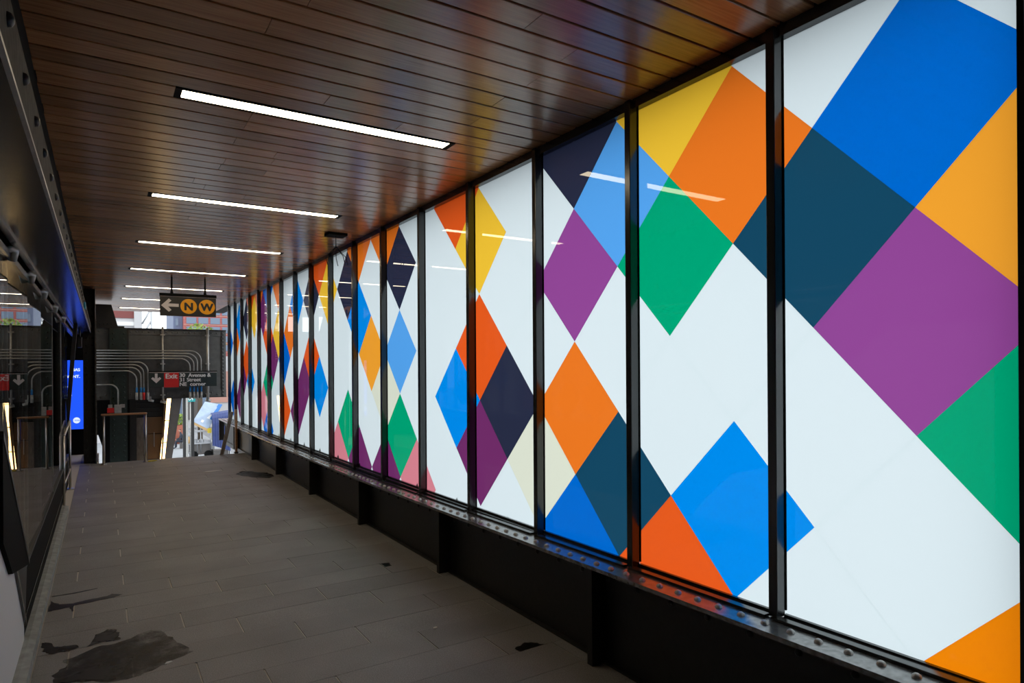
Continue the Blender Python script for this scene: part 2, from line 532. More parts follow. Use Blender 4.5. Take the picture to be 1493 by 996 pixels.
# recessed linear lamps
ordinal = ['nearest', 'second', 'third', 'fourth', 'fifth', 'sixth', 'farthest']
tail = ['the longest-looking one', 'just beyond the nearest lamp', 'between the second and fourth lamps', 'the last before the yellow-lettered sign',
        'seen behind the rods of the yellow-lettered sign', 'partly behind the yellow-lettered sign', 'just above the open sky gap']
for i, n in enumerate(lamp_rows):
    ya = ROW0 + n * PP; yb = ya + PP
    lp = empty('ceiling_lamp', ((LX0 + LX1) / 2, (ya + yb) / 2, ZC),
               '%s recessed linear ceiling lamp, %s' % (ordinal[i], tail[i]), 'ceiling lamp', 'linear lamps in the plank ceiling')
    t = MB()
    t.box((LX0, ya + 0.008, ZC - 0.002), (LX1, ya + 0.024, ZC + 0.028)).box((LX0, yb - 0.024, ZC - 0.002), (LX1, yb - 0.008, ZC + 0.028))
    t.box((LX0, ya + 0.024, ZC - 0.002), (LX0 + 0.035, yb - 0.024, ZC + 0.028)).box((LX1 - 0.035, ya + 0.024, ZC - 0.002), (LX1, yb - 0.024, ZC + 0.028))
    t.build('trough', M['black'], lp)
    MB().box((LX0 + 0.036, ya + 0.025, ZC + 0.001), (LX1 - 0.036, yb - 0.027, ZC + 0.02)).build('diffuser', M['lamp'], lp, label='glowing warm white diffuser')

# walls closing the passage behind the viewer and the left side
MB().box((-2.6, -3.2, -0.3), (3.0, -3.0, ZC + 0.03)).build('wall_back', M['black'], label='dark wall closing the passage behind the viewer', cat='wall', kind='structure')
MB().box((2.60, -3, -0.2), (2.8, 0.885, ZC + 0.02)).build('wall_right', M['bronze'], label='black wall at the right edge beside the first glass panel', cat='wall', kind='structure')
MB().box((-2.6, -3, -0.3), (-2.4, 16.5, ZC + 0.03)).build('wall_left', M['black'], label='dark wall deep behind the left glass partition', cat='wall', kind='structure')
MB().box((-2.4, 16.42, -0.3), (-0.14, 16.6, ZC + 0.03)).build('wall_far', M['black'], label='black end wall that carries the blue screen', cat='wall', kind='structure')

# ================================================================== COLOURED GLASS WALL
PAL = dict(W=(231, 239, 241), amber=(255, 166, 48), green=(0, 168, 118), deep=(255, 138, 8), blue=(0, 106, 208), purple=(152, 72, 150),
           teal=(22, 72, 98), orange=(248, 122, 34), light=(0, 142, 236), gold=(255, 200, 55), rust=(242, 92, 30), navy=(42, 46, 68),
           sky=(90, 168, 240), plum=(118, 46, 104), cream=(232, 231, 210), pink=(228, 134, 146))
FILM = {k: film('glass_print_' + k, tuple(min(0.97, c / 1.20) for c in lin(v))) for k, v in PAL.items()}
WORD = dict(amber='amber', green='green', deep='bright orange', blue='blue', purple='purple', teal='dark teal', orange='orange', light='light blue',
            gold='yellow', rust='orange-red', navy='navy', sky='sky blue', plum='plum', cream='cream', pink='pink')
CY0, CZ0, DY, DZ = 0.85, 0.63, 0.43, 0.445
cells = {(0, 6): 'W', (0, 4): 'amber', (0, 2): 'green', (0, 0): 'deep', (1, 5): 'blue', (1, 3): 'purple', (1, 1): 'W', (1, 7): 'W',
         (2, 6): 'W', (2, 4): 'teal', (2, 2): 'W', (2, 0): 'W', (3, 5): 'orange', (3, 3): 'W', (3, 1): 'light', (3, 7): 'W',
         (4, 6): 'gold', (4, 4): 'green', (4, 2): 'W', (4, 0): 'rust', (5, 5): 'sky', (5, 3): 'W', (5, 1): 'teal', (5, 7): 'W',
         (6, 6): 'navy', (6, 4): 'purple', (6, 2): 'orange', (6, 0): 'blue', (7, 5): 'W', (7, 3): 'W', (7, 1): 'cream', (7, 7): 'W',
         (8, 6): 'W', (8, 4): 'W', (8, 2): 'navy', (8, 0): 'W', (9, 5): 'gold', (9, 3): 'rust', (9, 1): 'plum', (9, 7): 'W',
         (10, 6): 'rust', (10, 4): 'W', (10, 2): 'light', (10, 0): 'W', (11, 5): 'W', (11, 3): 'W', (11, 1): 'W', (11, 7): 'W',
         (12, 6): 'W', (12, 4): 'W', (12, 2): 'W', (12, 0): 'pink', (13, 5): 'navy', (13, 3): 'sky', (13, 1): 'green', (13, 7): 'W',
         (14, 6): 'orange', (14, 4): 'W', (14, 2): 'cream', (14, 0): 'plum', (15, 5): 'W', (15, 3): 'amber', (15, 1): 'W', (15, 7): 'W',
         (16, 6): 'orange', (16, 4): 'light', (16, 2): 'W', (16, 0): 'plum', (17, 5): 'navy', (17, 3): 'W', (17, 1): 'green', (17, 7): 'W',
         (18, 6): 'W', (18, 4): 'W', (18, 2): 'W', (18, 0): 'pink'}
rep = [['W', 'gold', 'W', 'W'], ['rust', 'W', 'light', 'W'], ['W', 'navy', 'rust', 'W'], ['W', 'W', 'plum', 'W'],
       ['navy', 'light', 'W', 'plum'], ['W', 'orange', 'W', 'W'], ['green', 'W', 'blue', 'rust'], ['orange', 'gold', 'W', 'W'],
       ['W', 'W', 'plum', 'W'], ['blue', 'rust', 'green', 'blue'], ['W', 'plum', 'W', 'pink'], ['orange', 'W', 'W', 'W']]
for i in range(19, 42):
    r = rep[(i - 19) % len(rep)]
    for q, j in enumerate([j for j in (7, 6, 5, 4, 3, 2, 1, 0) if (i + j) % 2 == 0]):
        cells[(i, j)] = r[q % 4]
for i in (37, 38):
    for j in range(8):
        if (i + j) % 2 == 0: cells[(i, j)] = 'blue' if (i, j) in ((38, 4), (37, 1)) else 'W'
for i in range(-1, 42):
    cells.setdefault((i, -1), 'W'); cells.setdefault((i, 7), 'W')
    for j in range(0, 8):
        if (i + j) % 2 == 0: cells.setdefault((i, j), 'W')

GB = [(0.5, .646), (1.95, .633), (4, .610), (6, .590), (8, .580), (10, .570), (15, .558), (18, .555)]    # glass bottom along the wall
FZ = [(0.2, .662), (1.2, .646), (3, .614), (5, .575), (7, .543), (9, .524), (13, .524), (18, .550)]      # flange top along the wall
GT = 3.305


def clip(poly, quad):
    """Sutherland-Hodgman, both counter-clockwise (y,z)"""
    out = poly
    for i in range(len(quad)):
        a, b = quad[i], quad[(i + 1) % len(quad)]
        inp, out = out, []
        if not inp: break

        def side(p): return (b[0] - a[0]) * (p[1] - a[1]) - (b[1] - a[1]) * (p[0] - a[0])
        for k in range(len(inp)):
            p, q = inp[k - 1], inp[k]
            sp, sq = side(p), side(q)
            if sq >= 0:
                if sp < 0:
                    t = sp / (sp - sq); out.append((p[0] + (q[0] - p[0]) * t, p[1] + (q[1] - p[1]) * t))
                out.append(q)
            elif sp >= 0:
                t = sp / (sp - sq); out.append((p[0] + (q[0] - p[0]) * t, p[1] + (q[1] - p[1]) * t))
    return out


def area(p):
    return abs(sum(p[i - 1][0] * p[i][1] - p[i][0] * p[i - 1][1] for i in range(len(p)))) / 2


mull = [0.9716 * y - 0.012 for y in (0.951, 1.941, 2.927, 3.928, 4.955, 5.981, 7.022, 8.016, 9.033, 10.03, 10.998, 11.98, 13.004, 13.94, 14.901, 15.848, 16.726, 17.60)]
place_words = ['rightmost', 'second from the right', 'third from the right', 'fourth from the right', 'fifth from the right', 'sixth from the right',
               'seventh from the right', 'eighth from the right', 'ninth from the right', 'tenth from the right', 'eleventh from the right',
               'twelfth from the right', 'thirteenth from the right', 'fourteenth from the right', 'third from the far end', 'second from the far end', 'last at the far end']
MW = 0.046
for k in range(17):
    ya, yb = mull[k] + 0.012, mull[k + 1] - 0.012
    quad = [(ya, interp(GB, ya) - 0.01), (yb, interp(GB, yb) - 0.01), (yb, GT + 0.02), (ya, GT + 0.02)]
    cols, white, pieces = [], MB(), []
    for (i, j), c in cells.items():
        cy, cz = CY0 + DY * i, CZ0 + DZ * j
        d = [(cy - DY, cz), (cy, cz - DZ), (cy + DY, cz), (cy, cz + DZ)]
        p = clip(d, quad)
        if len(p) < 3 or area(p) < 1e-4: continue
        pts = [(XG, y, z) for y, z in reversed(p)]
        if c == 'W':
            white.prism(pts, (0.012, 0, 0), 1, 0)
        else:
            pieces.append((area(p), c, pts))
    pieces.sort(key=lambda t: -t[0])
    for a_, c, _ in pieces:
        if WORD[c] not in cols and len(cols) < 2: cols.append(WORD[c])
    w = empty('window_%d' % (k + 1), (XG, (ya + yb) / 2, quad[0][1]),
              'backlit glass panel %s, %s diamonds on white' % (place_words[k], ' and '.join(cols)), 'window', 'glass panels of the right wall', 'structure')
    if white.v: white.build('pane', [FILM['W'], M['clear']], w, recalc=False)
    for a_, c, pts in pieces:
        MB().prism(pts, (0.012, 0, 0), 1, 0).build('diamond_pane', [FILM[c], M['clear']], w, label='%s glass diamond' % WORD[c], recalc=False)
    # far-side jamb = mullion
    y = mull[k + 1]
    zb = interp(FZ, y)
    MB().box((2.606, y - MW / 2, zb + 0.004), (2.665, y + MW / 2, ZC - 0.005)).build('mullion', M['bronze'], w, bevel=0.003)
    MB().box((2.664, y - MW / 2 - 0.004, zb + 0.03), (2.674, y + MW / 2 + 0.004, ZC - 0.02)).build('gasket', M['rubber'], w)
    # head rail
    a, b = mull[k] + MW / 2, mull[k + 1] - MW / 2
    MB().box((2.63, a, GT), (2.69, b, ZC + 0.02)).build('head_rail', M['bronze'], w)
    # stepped sill rails
    fa, fb = interp(FZ, a) + 0.002, interp(FZ, b) + 0.002
    ga, gb = interp(GB, a), interp(GB, b)

    def rail(x0, x1, za0, za1, zb0, zb1):
        return [(x0, a, za0), (x1, a, za0), (x1, b, zb0), (x0, b, zb0), (x0, a, za1), (x1, a, za1), (x1, b, zb1), (x0, b, zb1)]
    s = MB()
    s.hexa(rail(2.575, 2.612, fa, fa + 0.012, fb, fb + 0.012))
    s.hexa(rail(2.622, 2.674, fa, ga, fb, gb))
    s.hexa(rail(2.656, 2.674, ga, ga + 0.014, gb, gb + 0.014))
    s.build('sill_rail', M['bronze'], w)

# near jamb of the first panel
MB().box((2.606, mull[0] - MW / 2 + 0.012, 0.65), (2.672, mull[0] + MW / 2 - 0.012, ZC)).build('trim_1', M['bronze'], label='black jamb at the right edge of the first glass panel', cat='trim', kind='structure')

# ================================================================== RIVETED SIDE GIRDER under the glass
gd = empty('riveted_girder', (2.55, 9, 0), 'long black riveted steel girder running under the coloured glass wall', 'girder')
ys = [0.89] + [1.0 + 0.5 * i for i in range(34)]
prof = []
for y in ys:
    z = interp(FZ, y)
    prof.append([(2.44, y, z), (2.44, y, z - 0.022), (2.585, y, z - 0.03), (2.70, y, z - 0.03), (2.70, y, z)])
MB().strip(prof).build('flange', M['flange'], gd, label='worn grey top flange')
prof = []
for y in ys:
    z = interp(FZ, y)
    prof.append([(2.575, y, z - 0.028), (2.575, y, z - 0.17), (2.59, y, z - 0.175), (2.59, y, z - 0.028)])
MB().strip(prof).build('flange_angle', M['steel'], gd)
prof = []
for y in ys:
    z = interp(FZ, y)
    prof.append([(2.589, y, z - 0.03), (2.589, y, -0.1), (2.62, y, -0.1), (2.62, y, z - 0.03)])
MB().strip(prof).build('web', M['steel'], gd)
MB().box((2.555, 0.89, -0.003), (2.60, 17.5, 0.012)).build('base_angle', M['steel'], gd)
for k in range(8):
    y = 3.02 + 2.08 * k
    z = interp(FZ, y) - 0.03
    m = MB().box((2.47, y - 0.006, 0.0), (2.59, y + 0.006, z)).box((2.575, y + 0.006, 0.0), (2.589, y + 0.11, z))
    m.box((2.47, y + 0.004, 0.0), (2.482, y + 0.04, z))
    m.build('stiffener', M['steel'], gd)
    for q in range(4):
        inst(RIVET_DARK, 'rivet', (2.575, y + 0.065, 0.08 + q * 0.1), gd, FACE_NX)
y = 0.96
while y < 17.4:
    xr = 2.53 - 0.035 * min(1, max(0, (y - 1.3) / 1.7))
    inst(RIVET, 'rivet', (xr, y, interp(FZ, y) - 0.001), gd)
    y += 0.1275
y = 1.22
while y < 16:
    inst(RIVET_DARK, 'rivet', (2.576, y, interp(FZ, y) - 0.10), gd, FACE_NX)
    y += 0.252

# ================================================================== LEFT SIDE
XL = -0.44
MB().prism([(-0.36, -1.0, -0.02), (-0.365, -1.0, 0.055), (-0.405, -1.0, 0.065), (-0.47, -1.0, 0.065), (-0.47, -1.0, -0.02)], (0, 11.0, 0)).build(
    'kerb', M['concrete'], label='grey concrete kerb along the left glass partition', cat='kerb', kind='structure')

gp = empty('glass_partition', (XL, 7, 0), 'dark framed glass partition on the left reflecting the passage', 'partition')
jn = [2.35, 3.40, 4.46, 5.55, 6.74, 8.28, 10.0, 11.9]
zt = 2.41
rotk = [0, 0.018, 0.018, 0.012, 0.004, 0.0, 0.0]
for k in range(7):
    a, b = jn[k] + 0.006, jn[k + 1] - 0.006
    if a < 4.0:
        zlo_a, zlo_b = 1.3 + (4.077 - a) * 0.62, 1.3 + (4.077 - b) * 0.62
    elif a < 5.3:
        zlo_a, zlo_b = 1.02, 0.50
        zlo_a = 1.285 - (a - 4.077) * 0.59; zlo_b = max(0.5, 1.285 - (b - 4.077) * 0.59)
    else:
        zlo_a = zlo_b = 0.50
    dx = rotk[k] * (b - a) / 2
    xa, xb = XL - dx, XL + dx
    m = MB().hexa([(xa - 0.012, a, zlo_a), (xa, a, zlo_a), (xb, b, zlo_b), (xb - 0.012, b, zlo_b),
                   (xa - 0.012, a, zt), (xa, a, zt), (xb, b, zt), (xb - 0.012, b, zt)])
    m.build('glass_pane', M['dark_glass'], gp)
for y in jn[1:-1]:
    z0 = 0.52 if y > 5.3 else 1.29 - (y - 4.077) * 0.59
    MB().box((XL - 0.016, y - 0.0045, z0), (XL + 0.006, y + 0.0045, zt)).build('glass_joint', M['galv'], gp, label='thin silvery joint')
    m = MB().tube([(XL - 0.01, y - 0.03, zt + 0.035), (XL + 0.02, y - 0.03, zt + 0.05), (XL + 0.04, y, zt + 0.045), (XL + 0.025, y + 0.02, zt - 0.01)], 0.022, 8)
    m.build('glass_clamp', M['galv'], gp, label='small grey clamp at the head of a joint')
MB().box((XL - 0.03, 1.5, zt), (XL + 0.02, 14.7, zt + 0.035)).build('head_rail', M['flange'], gp)
MB().box((XL - 0.05, 1.5, zt + 0.03), (XL - 0.02, 14.7, 2.56)).build('head_channel', M['black'], gp)
# dark spandrel and its trims
MB().box((XL - 0.02, 5.2, 0.065), (XL + 0.004, 11.9, 0.50)).build('spandrel', M['black'], gp)
MB().box((XL - 0.02, 5.3, 0.49), (XL + 0.014, 11.9, 0.515)).build('sill_trim', M['steel'], gp)
MB().box((XL - 0.02, 5.18, 0.175), (XL + 0.010, 11.9, 0.19)).build('base_trim', M['bronze'], gp)
# leaning end frame
fr = [(-0.333, 12.15, 2.45), (-0.533, 12.15, 0.15)]
MB().hexa([(-0.56, 12.1, 0.0), (-0.505, 12.1, 0.0), (-0.505, 12.2, 0.0), (-0.56, 12.2, 0.0), (-0.37, 12.1, 2.5), (-0.315, 12.1, 2.5), (-0.315, 12.2, 2.5), (-0.37, 12.2, 2.5)]).build('end_frame', M['steel'], gp)

# stair stringer and pale panel (left foreground)
sg = empty('stair_stringer', (XL, 4.5, 0.1), 'black sloping stair stringer descending beside the left kerb', 'stringer')
def plane_poly(pts, x, d): return [(x, y, z) for y, z in pts], (d, 0, 0)
MB().prism([(XL - 0.005, y, z) for y, z in [(5.20, 0.16), (5.33, 0.50), (4.05, 1.30), (4.05, 1.20)]], (0.02, 0, 0)).build('stringer_plate', M['steel'], sg)
MB().prism([(XL + 0.010, y, z) for y, z in [(5.27, 0.525), (4.0, 1.46), (4.0, 0.95), (4.38, 0.70)]], (0.02, 0, 0)).build('stringer_web', M['rubber'], sg, label='deep black triangular web')
MB().prism([(XL + 0.012, y, z) for y, z in [(5.27, 0.525), (5.29, 0.55), (4.0, 1.50), (4.0, 1.46)]], (0.022, 0, 0)).build('stringer_cap', M['steel'], sg)
MB().prism([(XL + 0.010, y, z) for y, z in [(5.20, 0.145), (5.17, 0.215), (4.0, 1.285), (4.0, 1.225)]], (0.014, 0, 0)).build('stringer_edge', M['bronze'], sg)
MB().prism([(XL + 0.0, y, z) for y, z in [(5.185, 0.065), (5.185, 0.17), (4.0, 1.235), (3.0, 2.13), (2.2, 2.13), (2.2, 0.065)]], (0.01, 0, 0)).build(
    'pale_panel', M['panel_grey'], label='polished panel, its reflection coloured in as pale grey, under the sloping stringer at left', cat='panel')

# silver handrail posts at the end of the partition
hp = empty('handrail_stub', (-0.40, 11.0, 0), 'silver tube handrail stub standing at the end of the left glass', 'handrail')
for (x, y, zt_) in ((-0.424, 10.24, 0.93), (-0.41, 11.75, 1.02)):
    MB().tube([(x, y, 0.0), (x, y, zt_)], 0.016, 10).build('post', M['silver'], hp)
    MB().tube([(x, y, 0.0), (x, y, 0.012)], 0.05, 12).build('foot_plate', M['silver'], hp)
MB().tube([(-0.424, 10.24, 0.93), (-0.41, 11.75, 1.02)], 0.017, 10).build('top_rail', M['silver'], hp)
MB().tube([(-0.424, 10.24, 0.30), (-0.41, 11.75, 0.30)], 0.014, 8).build('lower_rail', M['silver'], hp)

# overhead girder at the upper left
og = empty('overhead_girder', (-0.3, 7, 2.5), 'black riveted overhead girder along the left ceiling edge', 'girder')
MB().box((-0.40, -1.5, 2.50), (-0.178, 15.2, 2.52)).build('soffit_plate', M['steel_gloss'], og, label='glossy underside reflecting blue')
MB().box((-0.20, -1.5, 2.515), (-0.178, 15.2, 2.675)).build('flange_angle', M['old_steel'], og)
MB().box((-0.186, -1.5, 2.492), (-0.174, 15.2, 2.504)).build('edge_bead', M['galv'], og, label='pale grey metal edge')  # bead paler than the soffit plate beside it
MB().box((-0.33, -1.5, 2.52), (-0.29, 15.2, ZC + 0.025)).build('web', M['black'], og)
MB().box((-0.415, -1.5, 2.485), (-0.385, 15.2, 2.512)).build('inner_trim', M['flange'], og)
MB().box((-0.50, -1.5, 2.57), (-0.40, 15.2, ZC + 0.025)).build('inner_cladding', M['black'], og)
y = 1.5
while y < 15:
    inst(RIVET_DARK, 'rivet', (-0.178, y, 2.60), og, FACE_PX)
    if int(y * 10) % 3 == 0:
        MB().box((-0.29, y + 0.10, 2.70), (-0.25, y + 0.16, 2.80)).build('clip', M['steel'], og)
    y += 0.36
MB().box((-0.179, 9.2, 2.53), (-0.160, 9.42, 2.60)).build('blue_tag', M['teal_tape'], label='small bright blue tape tag stuck on the overhead girder', cat='tape')

# riveted column + hanging box + screen
cl = empty('riveted_column', (-0.17, 14.9, 0), 'black riveted steel column beside the blue screen', 'column')
MB().box((-0.30, 14.78, 0), (-0.10, 14.80, ZC - 0.02)).build('face_plate', M['steel'], cl)
MB().box((-0.30, 14.80, 0), (-0.28, 15.2, ZC - 0.02)).build('side_plate', M['steel'], cl)
MB().box((-0.115, 14.62, 0), (-0.10, 15.2, ZC - 0.02)).build('side_plate', M['steel'], cl)
MB().box((-0.10, 14.62, 0), (-0.085, 14.66, 2.75)).build('edge_angle', M['flange'], cl)
for q in range(22):
    inst(RIVET_DARK, 'rivet', (-0.25, 14.78, 0.15 + q * 0.14), cl, FACE_NY)
    inst(RIVET_DARK, 'rivet', (-0.15, 14.78, 0.15 + q * 0.14), cl, FACE_NY)
dv = empty('hanging_box', (-0.33, 14.0, 2.2), 'small dark box hanging under the girder above the screen', 'device')  # plain unlit box on a short bracket
MB().box((-0.37, 13.95, 2.19), (-0.30, 14.1, 2.38)).build('housing', M['steel'], dv, bevel=0.006)
MB().tube([(-0.335, 14.02, 2.37), (-0.335, 14.02, 2.50)], 0.015, 8).build('bracket', M['steel'], dv)

sc = empty('display_screen', (-0.55, 16.35, 0.6), 'tall lit blue display screen on the far left wall', 'screen')
MB().box((-0.98, 16.30, 0.50), (-0.30, 16.42, 2.04)).build('bezel', M['black'], sc, bevel=0.008)
MB().box((-0.95, 16.295, 0.545), (-0.333, 16.302, 1.985)).build('display', M['screen'], sc, label='glowing blue display')
text('lettering', "HAS", 0.082, -0.385, 16.29, 1.76, M['screen_white'], sc, 'RIGHT', 0.003, 'white capitals')
text('lettering', "WANT.", 0.082, -0.385, 16.29, 1.62, M['screen_white'], sc, 'RIGHT', 0.003, 'white capitals')
for q, (x0, x1, z) in enumerate([(-0.9, -0.60, 1.42), (-0.9, -0.53, 1.24), (-0.9, -0.54, 1.18)]):
    MB().box((x0, 16.288, z), (x1, 16.294, z + 0.028)).build('text_line', M['screen_white'], sc)
MB().tube([(-0.70, 16.29, 0.66), (-0.70, 16.29, 0.76), (-0.66, 16.29, 0.86), (-0.64, 16.29, 0.98), (-0.64, 16.29, 1.08)], 0.013, 6).build('route_line', M['screen_cyan'], sc)
for (x, z) in ((-0.64, 1.1), (-0.70, 0.84)):
    MB().tube([(x, 16.286, z), (x, 16.292, z)], 0.03, 10).build('route_dot', M['screen_cyan'], sc)
MB().tube([(-0.45, 16.284, 0.73), (-0.45, 16.292, 0.73)], 0.062, 16).build('logo_disc', M['screen_white'], sc, label='round white emblem')
text('lettering', "mta", 0.058, -0.44, 16.28, 0.715, M['screen'], sc, 'CENTER', 0.001)
MB().box((-0.53, 16.284, 0.722), (-0.45, 16.2925, 0.734)).build('logo_stripe', M['screen'], sc)

# ================================================================== HANGING SIGN  <- N W
s1 = empty('hanging_sign', (1.265, 12.39, 2.69), 'black hanging sign with left arrow and yellow N and W discs', 'sign')
MB().box((0.833, 12.37, 2.697), (1.70, 12.41, 3.035)).build('board', M['sign_black'], s1, bevel=0.004)
MB().box((0.826, 12.36, 3.03), (1.707, 12.42, 3.082)).build('top_channel', M['black'], s1)
MB().box((0.833, 12.364, 3.026), (1.70, 12.369, 3.034)).build('stripe', M['white_dim'], s1, label='thin pale stripe')
for x in (1.012, 1.528):
    MB().tube([(x, 12.39, 3.08), (x, 12.39, ZC + 0.02)], 0.014, 8).build('rod', M['black'], s1)
    MB().tube([(x, 12.39, 3.08), (x, 12.39, 3.12)], 0.022, 8).build('rod_clamp', M['black'], s1)
yz = 12.366
zc = 2.872
arrow = [(0.85, zc), (0.965, zc + 0.118), (1.005, zc + 0.085), (0.955, zc + 0.034), (1.115, zc + 0.034), (1.115, zc - 0.018), (0.955, zc - 0.018), (1.005, zc - 0.075), (0.965, zc - 0.105)]
MB().prism([(x, yz, z) for x, z in arrow], (0, 0.005, 0)).build('arrow', M['white_dim'], s1, label='pale left arrow')
for x, ch in ((1.268, 'N'), (1.553, 'W')):
    d = MB().tube([(x, yz - 0.001, 2.868), (x, yz + 0.006, 2.868)], 0.128, 32, smooth=False).build('disc', M['bullet'], s1, label='yellow disc with black %s' % ch)
    t = text('lettering', ch, 0.185, x, yz - 0.003, 2.868 - 0.066, M['sign_black'], d, 'CENTER', 0.009)

# ================================================================== FAR GIRDER WALL
G = 17.7
fg = empty('plate_girder', (1.2, G, 1.08), 'grey riveted plate girder crossing above the stair opening', 'girder')
MB().box((-0.2, G + 0.02, 1.12), (2.66, G + 0.05, 2.76)).build('web', M['grey_steel'], fg)
MB().box((-0.2, G, 2.61), (2.66, G + 0.02, 2.76)).build('top_angle', M['grey_steel'], fg)
MB().box((-0.2, G - 0.05, 2.745), (2.66, G + 0.2, 2.765)).build('top_flange', M['steel'], fg)
MB().box((-0.2, G, 1.085), (2.66, G + 0.02, 1.27)).build('bottom_angle', M['grey_steel'], fg)
MB().box((-0.2, G - 0.05, 1.075), (2.66, G + 0.2, 1.09)).build('bottom_flange', M['steel'], fg)
MB().box((2.55, G - 0.02, 1.09), (2.60, G + 0.02, 2.745)).build('stiffener', M['steel'], fg)
MB().box((0.50, G - 0.06, 1.09), (0.535, G + 0.02, 2.745)).build('stiffener', M['steel'], fg)
for q in range(22):
    x = -0.05 + q * 0.125
    inst(RIVET_GREY, 'rivet', (x, G, 2.68), fg, FACE_NY)
    inst(RIVET_GREY, 'rivet', (x, G, 1.20 if q % 2 else 1.15), fg, FACE_NY)
for q in range(18):
    inst(RIVET_GREY, 'rivet', (2.575, G - 0.02, 1.15 + q * 0.09), fg, FACE_NY)
for q in range(3):
    for x in (1.15, 2.1):
        inst(RIVET_GREY, 'rivet', (x, G + 0.02, 1.75 + q * 0.08), fg, FACE_NY)
# dark green column in front of the girder, running down to the street
gc = empty('green_column', (0.34, G - 0.1, -4), 'dark green riveted column behind the small handrail', 'column')
MB().box((0.155, G - 0.08, -4), (0.50, G - 0.055, 2.74)).build('face_plate', M['green_steel'], gc)
MB().box((0.155, G - 0.11, -4), (0.18, G - 0.005, 2.74)).build('side_plate', M['green_steel'], gc)
for q in range(26):
    for x in (0.225, 0.44):
        inst(RIVET_GREEN, 'rivet', (x, G - 0.08, -0.5 + q * 0.125), gc, FACE_NY)
# gusset plate in front of the sky gap
gu = empty('gusset_plate', (0.05, G, 2.765), 'black tapered gusset plate standing on the girder at left', 'gusset')
MB().prism([(-0.5, G, 2.765), (0.33, G, 2.765), (0.195, G, 3.30), (-0.5, G, 3.30)], (0, 0.04, 0)).build('plate', M['steel'], gu)
MB().box((-0.5, G - 0.05, 2.765), (0.45, G + 0.08, 2.80)).build('foot_angle', M['steel'], gu)
for q in range(6):
    inst(RIVET_DARK, 'rivet', (-0.2 + q * 0.08, G, 2.85), gu, FACE_NY)
MB().box((-0.5, G + 0.02, -1.2), (-0.10, G + 0.06, 2.765)).build('trim_2', M['steel'], label='black closing plate between column and girder', cat='trim', kind='structure')

# conduits
def bend(x_end, z, zdown, r, x0=-0.14, y=G - 0.16):
    pts = [(x0, y, z), (x_end - r, y, z)]
    for q in range(1, 9):
        a = math.pi / 2 * q / 8
        pts.append((x_end - r + r * math.sin(a), y, z - r + r * math.cos(a)))
    pts.append((x_end, y, zdown))
    return pts


nth = ['uppermost', 'second', 'third', 'lowest']
for q, (z, x) in enumerate([(2.230, 2.064), (2.167, 1.980), (2.104, 1.903), (2.040, 1.819)]):
    c = empty('conduit', (x, G - 0.16, z), '%s grey conduit of the upper bundle, bending down behind the exit sign' % nth[q], 'conduit', 'conduits on the girder')
    MB().tube(bend(x, z, 1.20, 0.24 - 0.01 * q), 0.0145, 8).build('pipe', M['galv'], c)
    MB().tube([(x, G - 0.16, 1.22), (x, G - 0.16, 1.37)], 0.021, 8).build('tape_band', M['tape'], c, label='blue tape band')
    MB().tube([(x, G - 0.16, 1.06), (x, G - 0.16, 1.23)], 0.027, 8).build('coupling', M['galv'], c)
for q, (z, x) in enumerate([(1.961, 0.920), (1.898, 0.835), (1.835, 0.778), (1.755, 0.690)]):
    c = empty('conduit', (x, G - 0.16, z), '%s grey conduit of the lower bundle, bending down left of the exit sign' % nth[q], 'conduit', 'conduits on the girder')
    MB().tube(bend(x, z, 1.15, 0.22, y=G - 0.16), 0.0145, 8).build('pipe', M['galv'], c)
    if q: MB().tube([(x, G - 0.16, 1.24), (x, G - 0.16, 1.36)], 0.021, 8).build('tape_band', M['tape'], c, label='blue tape band')
    MB().tube([(x, G - 0.16, 1.07), (x, G - 0.16, 1.24)], 0.028, 8).build('coupling', M['galv'] if q != 1 else M['red'], c)
c = empty('conduit', (0.30, G - 0.14, 1.45), 'short single grey conduit curving down into the junction box', 'conduit', 'conduits on the girder')
MB().tube(bend(0.315, 1.44, 0.95, 0.17, y=G - 0.14), 0.015, 8).build('pipe', M['galv'], c)
jb = empty('junction_box', (0.28, G - 0.14, 0.78), 'grey junction box with red cover under the short conduit', 'junction box')
MB().box((0.24, G - 0.20, 0.78), (0.38, G - 0.10, 0.97)).build('housing', M['galv'], jb, bevel=0.008)
MB().box((0.36, G - 0.17, 0.90), (0.45, G - 0.11, 0.98)).build('fitting', M['galv'], jb)
MB().box((0.10, G - 0.19, 0.79), (0.235, G - 0.10, 0.90)).build('red_cover', M['red'], jb, label='red cover')
MB().box((0.12, G - 0.17, 0.90), (0.20, G - 0.11, 0.975)).build('fitting', M['galv'], jb)
for x, nm in ((1.238, 'thin vertical pipe crossing the conduits in the middle of the girder'), (2.222, 'pale speckled vertical pipe near the right end of the girder')):
    c = empty('riser_pipe', (x, G - 0.10, 1.07), nm, 'pipe')
    MB().tube([(x, G - 0.085, 1.02), (x, G - 0.085, 2.80)], 0.022 if x < 2 else 0.034, 8).build('pipe', M['galv'], c)
    for z in (1.15, 1.9, 2.6):
        MB().box((x - 0.05, G - 0.11, z), (x + 0.05, G + 0.01, z + 0.03)).build('strap', M['galv'], c)
    MB().tube([(x - 0.05, G - 0.085, 1.02), (x + 0.06, G - 0.085, 0.99)], 0.035, 8).build('elbow', M['galv'], c)
